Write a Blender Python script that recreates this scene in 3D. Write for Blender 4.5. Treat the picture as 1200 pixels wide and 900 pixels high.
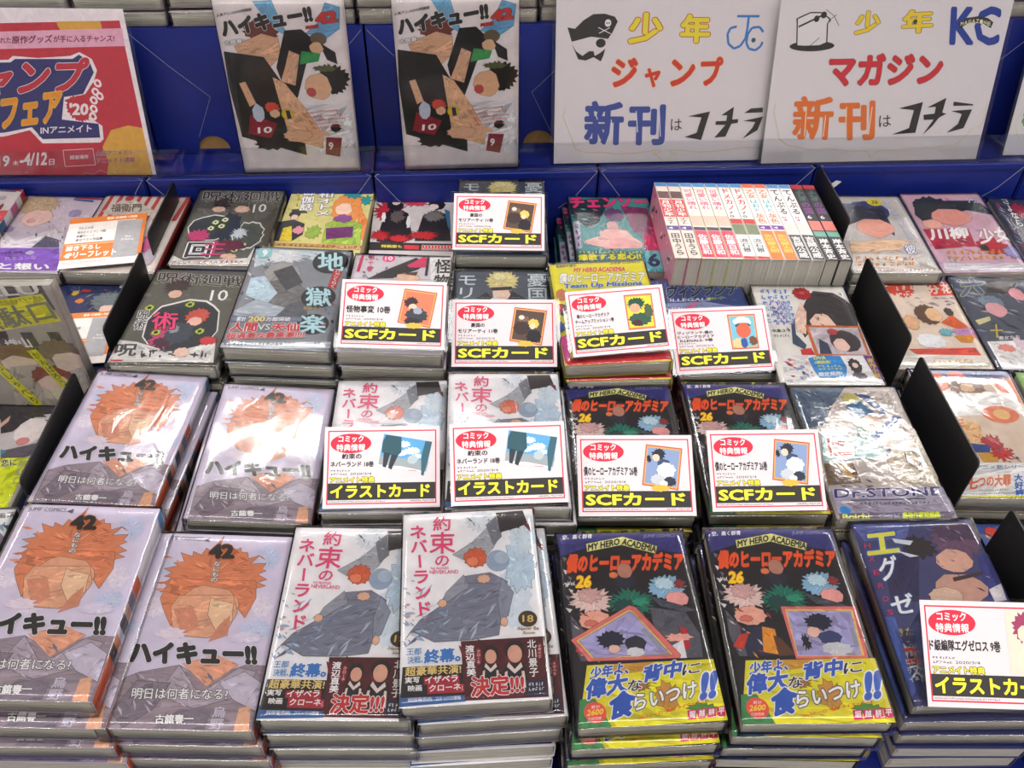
import bpy, bmesh, math, random
from mathutils import Vector, Matrix, Euler
from mathutils.geometry import tessellate_polygon
for o in list(bpy.data.objects): bpy.data.objects.remove(o)
sc = bpy.context.scene
COL = sc.collection
R = math.radians

# ------------------------------------------------------------ camera, world, lamps, exposure
cam = bpy.data.cameras.new('camera'); camo = bpy.data.objects.new('camera', cam); COL.objects.link(camo)
cam.sensor_fit = 'HORIZONTAL'; cam.sensor_width = 36.0; cam.lens = 36.0*1031/1200; cam.clip_start = .01
camo.matrix_world = Matrix([[0.99903, -0.00821, -0.04323, 0.0], [-0.02585, 0.68542, -0.72769, 0.0], [0.03561, 0.7281, 0.68455, 1.4], [0.0, 0.0, 0.0, 1.0]])
sc.camera = camo
sc.view_settings.view_transform = 'Standard'; sc.view_settings.look = 'None'; sc.view_settings.gamma = 1
sc.view_settings.use_curve_mapping = False; sc.view_settings.exposure = 0.26
w = bpy.data.worlds.new('shop'); sc.world = w; w.use_nodes = True
w.node_tree.nodes['Background'].inputs[0].default_value = (.93, .95, 1, 1)
w.node_tree.nodes['Background'].inputs[1].default_value = .2
def ceiling_lamp(x, y, sx, sy, p, z=2.75, col=(1, .975, .95)):
    l = bpy.data.lights.new('ceiling_lamp_light', 'AREA'); l.shape = 'RECTANGLE'; l.size = sx; l.size_y = sy; l.energy = p; l.color = col
    o = bpy.data.objects.new('ceiling_lamp_light', l); COL.objects.link(o); o.location = (x, y, z)
for x in (-2.95, -.58, 1.86, 3.3): ceiling_lamp(x, 2.36, 1.22, .14, 27)
for y, p in ((.3, 12), (-1.9, 24)):
    for x in (-2.3, -.75, .8, 2.35): ceiling_lamp(x, y, 1.25, .14, p)

# ------------------------------------------------------------ materials
def lin(c): return tuple((v/255/12.92 if v/255 <= .04045 else ((v/255+.055)/1.055)**2.4) for v in c)
def mat(name, col, rough=.5, bump=0, scale=40, spec=.5, var=0, aniso=None, coat=0):
    m = bpy.data.materials.new(name); m.use_nodes = True; nt = m.node_tree; b = nt.nodes['Principled BSDF']
    b.inputs['Base Color'].default_value = (*lin(col), 1); b.inputs['Roughness'].default_value = rough
    b.inputs['Specular IOR Level'].default_value = spec; b.inputs['Coat Weight'].default_value = coat
    if bump or var:
        tc = nt.nodes.new('ShaderNodeTexCoord'); mp = nt.nodes.new('ShaderNodeMapping'); n = nt.nodes.new('ShaderNodeTexNoise')
        nt.links.new(tc.outputs['Object'], mp.inputs[0]); nt.links.new(mp.outputs[0], n.inputs['Vector'])
        mp.inputs['Scale'].default_value = aniso or (1, 1, 1); n.inputs['Scale'].default_value = scale; n.inputs['Detail'].default_value = 5
        if bump:
            bp = nt.nodes.new('ShaderNodeBump'); bp.inputs['Strength'].default_value = bump; bp.inputs['Distance'].default_value = .002
            nt.links.new(n.outputs[0], bp.inputs['Height']); nt.links.new(bp.outputs[0], b.inputs['Normal'])
        if var:
            r = nt.nodes.new('ShaderNodeValToRGB'); r.color_ramp.elements[0].position = .3; r.color_ramp.elements[1].position = .7
            r.color_ramp.elements[0].color = (*[v*(1-var) for v in lin(col)], 1); r.color_ramp.elements[1].color = (*[min(1, v*(1+var*.6)) for v in lin(col)], 1)
            nt.links.new(n.outputs[0], r.inputs[0]); nt.links.new(r.outputs[0], b.inputs['Base Color'])
    return m
def ink_mat(name, rough, coat, grain=.12):
    m = bpy.data.materials.new(name); m.use_nodes = True; nt = m.node_tree; b = nt.nodes['Principled BSDF']
    a = nt.nodes.new('ShaderNodeVertexColor'); a.layer_name = 'ink'; 
    tc = nt.nodes.new('ShaderNodeTexCoord'); n = nt.nodes.new('ShaderNodeTexNoise'); n.inputs['Scale'].default_value = 70; n.inputs['Detail'].default_value = 8; n.inputs['Distortion'].default_value = 1.5
    mr = nt.nodes.new('ShaderNodeMapRange'); mr.inputs[1].default_value = .3; mr.inputs[2].default_value = .7; mr.inputs[3].default_value = 1-grain; mr.inputs[4].default_value = 1+grain*.5
    mx = nt.nodes.new('ShaderNodeVectorMath'); mx.operation = 'SCALE'
    nt.links.new(tc.outputs['Object'], n.inputs['Vector']); nt.links.new(n.outputs[0], mr.inputs[0]); nt.links.new(mr.outputs[0], mx.inputs['Scale']); nt.links.new(a.outputs[0], mx.inputs[0]); nt.links.new(mx.outputs[0], b.inputs['Base Color'])
    b.inputs['Roughness'].default_value = rough; b.inputs['Specular IOR Level'].default_value = .35; b.inputs['Coat Weight'].default_value = coat; b.inputs['Coat Roughness'].default_value = .12
    return m
INK = ink_mat('printed_ink', .45, .3); INK_MATTE = ink_mat('printed_ink_matte', .6, 0, .02)
PAGES = mat('page_edges', (176, 172, 162), .85, .6, 60, .2, .16, (.5, .5, 14))
def film_mat(name, strength, bump, rough, tint, sc_=(1, 1, 1), nscale=55):
    m = bpy.data.materials.new(name); m.use_nodes = True; nt = m.node_tree; nt.nodes.clear()
    out = nt.nodes.new('ShaderNodeOutputMaterial'); mix = nt.nodes.new('ShaderNodeMixShader'); tr = nt.nodes.new('ShaderNodeBsdfTransparent'); gl = nt.nodes.new('ShaderNodeBsdfGlossy')
    tr.inputs[0].default_value = (*tint, 1); gl.inputs['Roughness'].default_value = rough
    fr = nt.nodes.new('ShaderNodeFresnel'); fr.inputs['IOR'].default_value = 1.45; mu = nt.nodes.new('ShaderNodeMath'); mu.operation = 'MULTIPLY'; mu.inputs[1].default_value = strength; mu.use_clamp = True
    tc = nt.nodes.new('ShaderNodeTexCoord'); mp = nt.nodes.new('ShaderNodeMapping'); mp.inputs['Scale'].default_value = sc_; n = nt.nodes.new('ShaderNodeTexNoise'); n.inputs['Scale'].default_value = nscale; n.inputs['Detail'].default_value = 3; n.inputs['Distortion'].default_value = 1.2
    bp = nt.nodes.new('ShaderNodeBump'); bp.inputs['Strength'].default_value = bump; bp.inputs['Distance'].default_value = .001
    L = nt.links.new; L(tc.outputs['Object'], mp.inputs[0]); L(mp.outputs[0], n.inputs['Vector']); L(n.outputs[0], bp.inputs['Height']); L(bp.outputs[0], gl.inputs['Normal']); L(bp.outputs[0], fr.inputs['Normal'])
    L(fr.outputs[0], mu.inputs[0]); L(mu.outputs[0], mix.inputs[0]); L(tr.outputs[0], mix.inputs[1]); L(gl.outputs[0], mix.inputs[2]); L(mix.outputs[0], out.inputs[0])
    return m
FILM = film_mat('shrink_film', 1.25, .30, .10, (.985, .985, .985), (1, .45, 1))
FILM_C = film_mat('crinkled_film', 1.0, .5, .09, (.97, .97, .97), (.6, .6, 2.5), 90)
ACRYL = film_mat('clear_acrylic', .6, 0, .04, (.975, .98, .985))
BLUE = mat('blue_cardboard', (12, 30, 112), .42, .15, 30, .5, .12)
BROWN = mat('brown_cardboard', (146, 112, 70), .9, .3, 120, .2, .1)
DARK = mat('dark_gap', (20, 16, 14), .9)
BLACK = mat('black_metal', (24, 23, 24), .42, .1, 300, .4)
WHITE = mat('white_board', (226, 224, 224), .5)
CARDW = mat('card_white', (216, 206, 211), .5)
THREAD = mat('pale_thread', (140, 142, 158), .6)
FLOOR = mat('grey_floor', (150, 146, 140), .5, .1, 8, .4, .08)
covers = {}
def cover_mat(c):
    c = tuple(c)
    if c not in covers: covers[c] = mat('cover_paper', c, .4, 0, 70, .4, var=.10, coat=.25)
    return covers[c]

# ------------------------------------------------------------ object helpers
def tag(o, label, cat, group=None, kind=None):
    if label: o['label'] = label
    if cat: o['category'] = cat
    if group: o['group'] = group
    if kind: o['kind'] = kind
    return o
def thing(name, label, cat, M=None, group=None):
    o = bpy.data.objects.new(name, None); o.empty_display_size = .02; COL.objects.link(o)
    if M is not None: o.matrix_world = M
    return tag(o, label, cat, group)
def link(name, mesh, parent=None, M=None):
    o = bpy.data.objects.new(name, mesh); COL.objects.link(o)
    if parent: o.parent = parent
    if M is not None:
        if parent: o.matrix_local = M
        else: o.matrix_world = M
    return o
def mesh_of(name, bm, m, smooth=False):
    me = bpy.data.meshes.new(name); bm.normal_update(); bm.to_mesh(me); bm.free(); me.materials.append(m)
    if smooth:
        for p in me.polygons: p.use_smooth = True
    return me
def box(bm, x0, y0, z0, x1, y1, z1):
    v = [bm.verts.new(p) for p in ((x0,y0,z0),(x1,y0,z0),(x1,y1,z0),(x0,y1,z0),(x0,y0,z1),(x1,y0,z1),(x1,y1,z1),(x0,y1,z1))]
    for f in ((0,3,2,1),(4,5,6,7),(0,1,5,4),(1,2,6,5),(2,3,7,6),(3,0,4,7)): bm.faces.new([v[i] for i in f])
def boxmesh(name, dims, m, bevel=0):
    bm = bmesh.new(); box(bm, *dims)
    if bevel: bmesh.ops.bevel(bm, geom=bm.edges[:], offset=bevel, segments=2, affect='EDGES', profile=.5)
    return mesh_of(name, bm, m)
def extrude_profile(bm, prof, axis, a, b):   # closed 2-D profile, extruded along an axis
    def P(u, v, t): return {'y': (u, t, v), 'x': (t, u, v), 'z': (u, v, t)}[axis]
    A = [bm.verts.new(P(u, v, a)) for u, v in prof]; B = [bm.verts.new(P(u, v, b)) for u, v in prof]
    n = len(prof)
    for i in range(n): bm.faces.new((A[i], A[(i+1) % n], B[(i+1) % n], B[i]))
    for tri in tessellate_polygon([[Vector((u, v, 0)) for u, v in prof]]):
        bm.faces.new([A[i] for i in tri]); bm.faces.new([B[i] for i in reversed(tri)])
    bmesh.ops.recalc_face_normals(bm, faces=bm.faces[:])
def tube(bm, pts, r, seg=5):
    rings = []
    for i, p in enumerate(pts):
        p = Vector(p); d = (Vector(pts[min(i+1, len(pts)-1)])-Vector(pts[max(i-1, 0)])).normalized()
        u = d.orthogonal().normalized(); v = d.cross(u)
        rings.append([bm.verts.new(p+r*(math.cos(t)*u+math.sin(t)*v)) for t in [2*math.pi*k/seg for k in range(seg)]])
    for a, b in zip(rings, rings[1:]):
        for k in range(seg): bm.faces.new((a[k], a[(k+1) % seg], b[(k+1) % seg], b[k]))

# ------------------------------------------------------------ print: flat ink shapes, collected as triangles
glyphs = {}
def glyph(s, bold):
    key = (s, bold)
    if key in glyphs: return glyphs[key]
    cu = bpy.data.curves.new('t', 'FONT'); cu.body = s; cu.size = 1; cu.resolution_u = 2; cu.offset = bold
    o = bpy.data.objects.new('t', cu); COL.objects.link(o); bpy.context.view_layer.update()
    me = bpy.data.meshes.new_from_object(o.evaluated_get(bpy.context.evaluated_depsgraph_get()))
    me.calc_loop_triangles()
    vs = [(v.co.x, v.co.y) for v in me.vertices]; tr = [tuple(t.vertices) for t in me.loop_triangles]
    bpy.data.objects.remove(o); bpy.data.curves.remove(cu); bpy.data.meshes.remove(me)
    xs = [v[0] for v in vs] or [0, 1]; ys = [v[1] for v in vs] or [0, 1]
    glyphs[key] = (vs, tr, (min(xs), min(ys), max(xs), max(ys))); return glyphs[key]
def RING(r):       # thickens a letter by printing it several times around its place
    if r < .004: return [(0, 0)]
    n = 4 if r < .02 else (6 if r < .035 else 10)
    return [(0, 0)]+[(r*math.cos(2*math.pi*k/n), r*math.sin(2*math.pi*k/n)) for k in range(n)]
class Print:
    def __init__(s, W, H): s.W, s.H, s.t, s.layer, s.art = W, H, [], 0, False      # millimetres, origin top left, y down
    def tri(s, a, b, c, col):
        P = [a, b, c]
        if any(p[0] < 0 or p[0] > s.W or p[1] < 0 or p[1] > s.H for p in P):
            for ax, lim, sg in ((0, 0, 1), (0, s.W, -1), (1, 0, 1), (1, s.H, -1)):
                Q = []
                for i in range(len(P)):
                    p, q = P[i], P[(i+1) % len(P)]; dp, dq = sg*(p[ax]-lim), sg*(q[ax]-lim)
                    if dp >= 0: Q.append(p)
                    if (dp >= 0) != (dq >= 0):
                        t = dp/(dp-dq); Q.append((p[0]+t*(q[0]-p[0]), p[1]+t*(q[1]-p[1])))
                P = Q
                if len(P) < 3: return
        for i in range(1, len(P)-1): s.t.append((P[0], P[i], P[i+1], col, s.layer))
    def poly(s, pts, col):
        s.layer += 1
        for t in tessellate_polygon([[Vector((x, y, 0)) for x, y in pts]]): s.tri(*[pts[i] for i in t], col)
    def rect(s, x0, y0, x1, y1, col): s.poly([(x0, y0), (x1, y0), (x1, y1), (x0, y1)], col)
    def frame(s, x0, y0, x1, y1, w, col):
        s.rect(x0, y0, x1, y0+w, col); s.rect(x0, y1-w, x1, y1, col); s.rect(x0, y0, x0+w, y1, col); s.rect(x1-w, y0, x1, y1, col)
    def blob(s, col, cx, cy, rx, ry, n=20, jag=0., seed=0, rot=0):
        s.layer += 1; rnd = random.Random(seed*77+n); pts = []
        k = 2 if jag > .13 else 1; N = n*k
        for i in range(N):
            a = 2*math.pi*i/N + (rnd.uniform(-.4, .4)*2*math.pi/N if jag else 0)
            r = 1 - (jag*rnd.uniform(.5, 1.2) if (k == 2 and i % 2) else jag*rnd.uniform(-.25, .35))
            pts.append((cx+rx*r*math.cos(a), cy+ry*r*math.sin(a)))
        for i in range(N): s.tri((cx, cy), pts[i], pts[(i+1) % N], col)
        if s.art and jag >= .14 and max(rx, ry) > 4 and n >= 9:      # strands and facets of the same tint
            for j in range(n*2):
                a = rnd.uniform(0, 2*math.pi); r0, r1 = rnd.uniform(.1, .5), rnd.uniform(.55, .92); da = rnd.uniform(.03, .09); q = rnd.choice((.8, .87, 1.12, 1.2)); s.layer += .5
                b = a+rnd.uniform(-.25, .25)
                s.tri((cx+rx*r0*math.cos(a-da), cy+ry*r0*math.sin(a-da)), (cx+rx*r0*math.cos(a+da), cy+ry*r0*math.sin(a+da)), (cx+rx*r1*math.cos(b), cy+ry*r1*math.sin(b)), tuple(min(250, v*q) for v in col))
        return pts
    def inkline(s, pts, col):          # thin dark outline, as inked drawings have
        if min(col) > 196: return
        s.line(pts+pts[:1], .32, tuple(v*.42 for v in col))
    def facets(s, pts, col):           # hatching and folds inside a painted patch
        x0, x1 = min(p[0] for p in pts), max(p[0] for p in pts); y0, y1 = min(p[1] for p in pts), max(p[1] for p in pts)
        if max(x1-x0, y1-y0) < 7: return
        rnd = random.Random(int(x0*10+y0*7)); s.layer += .5
        if len(pts) > 4: s.inkline(pts, col)
        for t in tessellate_polygon([[Vector((x, y, 0)) for x, y in pts]]):
            A, B, C_ = [pts[i] for i in t]; ar = abs((B[0]-A[0])*(C_[1]-A[1])-(B[1]-A[1])*(C_[0]-A[0]))/2
            for k in range(min(26, int(ar/14))):
                u, v = rnd.random(), rnd.random()
                if u+v > 1: u, v = 1-u, 1-v
                P = lambda u, v: (A[0]+u*(B[0]-A[0])+v*(C_[0]-A[0]), A[1]+u*(B[1]-A[1])+v*(C_[1]-A[1]))
                cx, cy = u, v; d = .22; q = rnd.choice((.84, .91, .95, 1.06, 1.12)); s.layer += .3
                V = [(min(1, max(0, cx+rnd.uniform(-d, d))), min(1, max(0, cy+rnd.uniform(-d, d)))) for _ in range(3)]
                V = [(a, min(b, 1-a)) for a, b in V]
                s.tri(P(*V[0]), P(*V[1]), P(*V[2]), tuple(min(250, w*q) for w in col))
    def text(s, t, bl, br, tl, col, bold=.02, out=None):
        b0 = glyph(t, 0)[2]; e_ = bold*.8; b0 = (b0[0]-e_, b0[1]-e_, b0[2]+e_, b0[3]+e_); w, h = b0[2]-b0[0], b0[3]-b0[1]
        for c, b in (([(out[0], out[1])] if out else [])+[(col, bold)]):
            s.layer += 1; vs, tr, _ = glyph(t, 0); rr = b*.8
            def M(v):
                u = (v[0]-b0[0])/w; q = (v[1]-b0[1])/h
                return (bl[0]+u*(br[0]-bl[0])+q*(tl[0]-bl[0]), bl[1]+u*(br[1]-bl[1])+q*(tl[1]-bl[1]))
            for dx, dy in RING(rr):
                s.layer += .5
                P = [M((v[0]+dx, v[1]+dy)) for v in vs]
                for a in tr: s.tri(P[a[0]], P[a[1]], P[a[2]], c)
    def vtext(s, t, tl, tr, bl, col, bold=.02, out=None):
        n = len(t)
        for c, b in (([(out[0], out[1])] if out else [])+[(col, bold)]):
            s.layer += 1
            for i, ch in enumerate(t):
              vs, tris, _ = glyph(ch, 0)
              for dx, dy in RING(b*.8):
                s.layer += .5
                P = []
                for x, y in vs:
                    x, y = x+dx, (y+dy+.12)
                    if ch in 'ー': x, y = 1-y+.0, x
                    u = x; v = (i+1-y)/n
                    P.append((tl[0]+u*(tr[0]-tl[0])+v*(bl[0]-tl[0]), tl[1]+u*(tr[1]-tl[1])+v*(bl[1]-tl[1])))
                for a in tris: s.tri(P[a[0]], P[a[1]], P[a[2]], c)
    def strokes(s, tl, tr, bl, col, rows, cols, seed=1):     # print too small to read
        rnd = random.Random(seed); s.layer += 1
        M = lambda u, v: (tl[0]+u*(tr[0]-tl[0])+v*(bl[0]-tl[0]), tl[1]+u*(tr[1]-tl[1])+v*(bl[1]-tl[1]))
        for r in range(rows):
            for c in range(cols):
                for k in range(4):
                    u0, v0 = (c+rnd.uniform(.08, .6))/cols, (r+rnd.uniform(.08, .7))/rows
                    if rnd.random() < .5: du, dv = .75*rnd.uniform(.4, .9)/cols, .13/rows
                    else: du, dv = .16/cols, .75*rnd.uniform(.4, .9)/rows
                    u1, v1 = min(u0+du, (c+.92)/cols), min(v0+dv, (r+.9)/rows)
                    a, b, e, f = M(u0, v0), M(u1, v0), M(u1, v1), M(u0, v1); s.tri(a, b, e, col); s.tri(a, e, f, col)
    def shards(s, n, cols, x0, y0, x1, y1, size, seed, ang, asp):
        rnd = random.Random(seed)
        for i in range(n):
            s.layer += 1; cx, cy = rnd.uniform(x0, x1), rnd.uniform(y0, y1); a = ang+rnd.uniform(-.5, .5); l = size*rnd.uniform(.4, 1); w_ = l/asp*rnd.uniform(.6, 1.3)
            c, q = math.cos(a), math.sin(a); T = lambda u, v: (cx+u*c-v*q, cy+u*q+v*c)
            col = rnd.choice(cols); A, B, C_, D_ = T(-l/2, 0), T(rnd.uniform(-.2, .2)*l, w_/2), T(l/2, rnd.uniform(-.3, .3)*w_), T(0, -w_/2)
            s.tri(A, B, C_, col); s.tri(A, C_, D_, col)
    def line(s, pts, wd, col):
        s.layer += 1
        for (a, b), (c, d) in zip(pts, pts[1:]):
            l = math.hypot(c-a, d-b) or 1; nx, ny = -(d-b)/l*wd/2, (c-a)/l*wd/2
            s.tri((a+nx, b+ny), (c+nx, d+ny), (c-nx, d-ny), col); s.tri((a+nx, b+ny), (c-nx, d-ny), (a-nx, b-ny), col)
    def run(s, els):
        s.art = True
        for e in els:
            k = e[0]
            if k == 'P': s.poly(e[2], e[1]); s.facets(e[2], e[1])
            elif k == 'S':
                pts = s.blob(*e[1:])
                if len(pts) < 26 or e[7]: s.inkline(pts, e[1])
            elif k == 'T': s.text(*e[1:])
            elif k == 'V': s.vtext(*e[1:])
            elif k == 'G': s.strokes(*e[1:])
            elif k == 'K': s.shards(*e[1:])
            elif k == 'C': s.line(e[2], e[3], e[1])
        return s
    def mesh(s, name, f, m=None, base=.06, step=.004):       # f maps (x mm, y mm down, height mm) to a point
        vs, fs, cs = [], [], []
        if s.layer*step > .8: step = .8/s.layer
        for a, b, c, col, lay in s.t:
            if (b[0]-a[0])*(c[1]-a[1])-(b[1]-a[1])*(c[0]-a[0]) > 0: b, c = c, b
            i = len(vs); h = base+lay*step; vs += [f(*a, h), f(*b, h), f(*c, h)]; fs.append((i, i+1, i+2)); cs.append(col)
        me = bpy.data.meshes.new(name); me.from_pydata(vs, [], fs)
        at = me.color_attributes.new('ink', 'FLOAT_COLOR', 'CORNER'); buf = []
        for c in cs: buf += [*lin(c), 1]*3
        at.data.foreach_set('color', buf); me.materials.append(m or INK); return me

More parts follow.
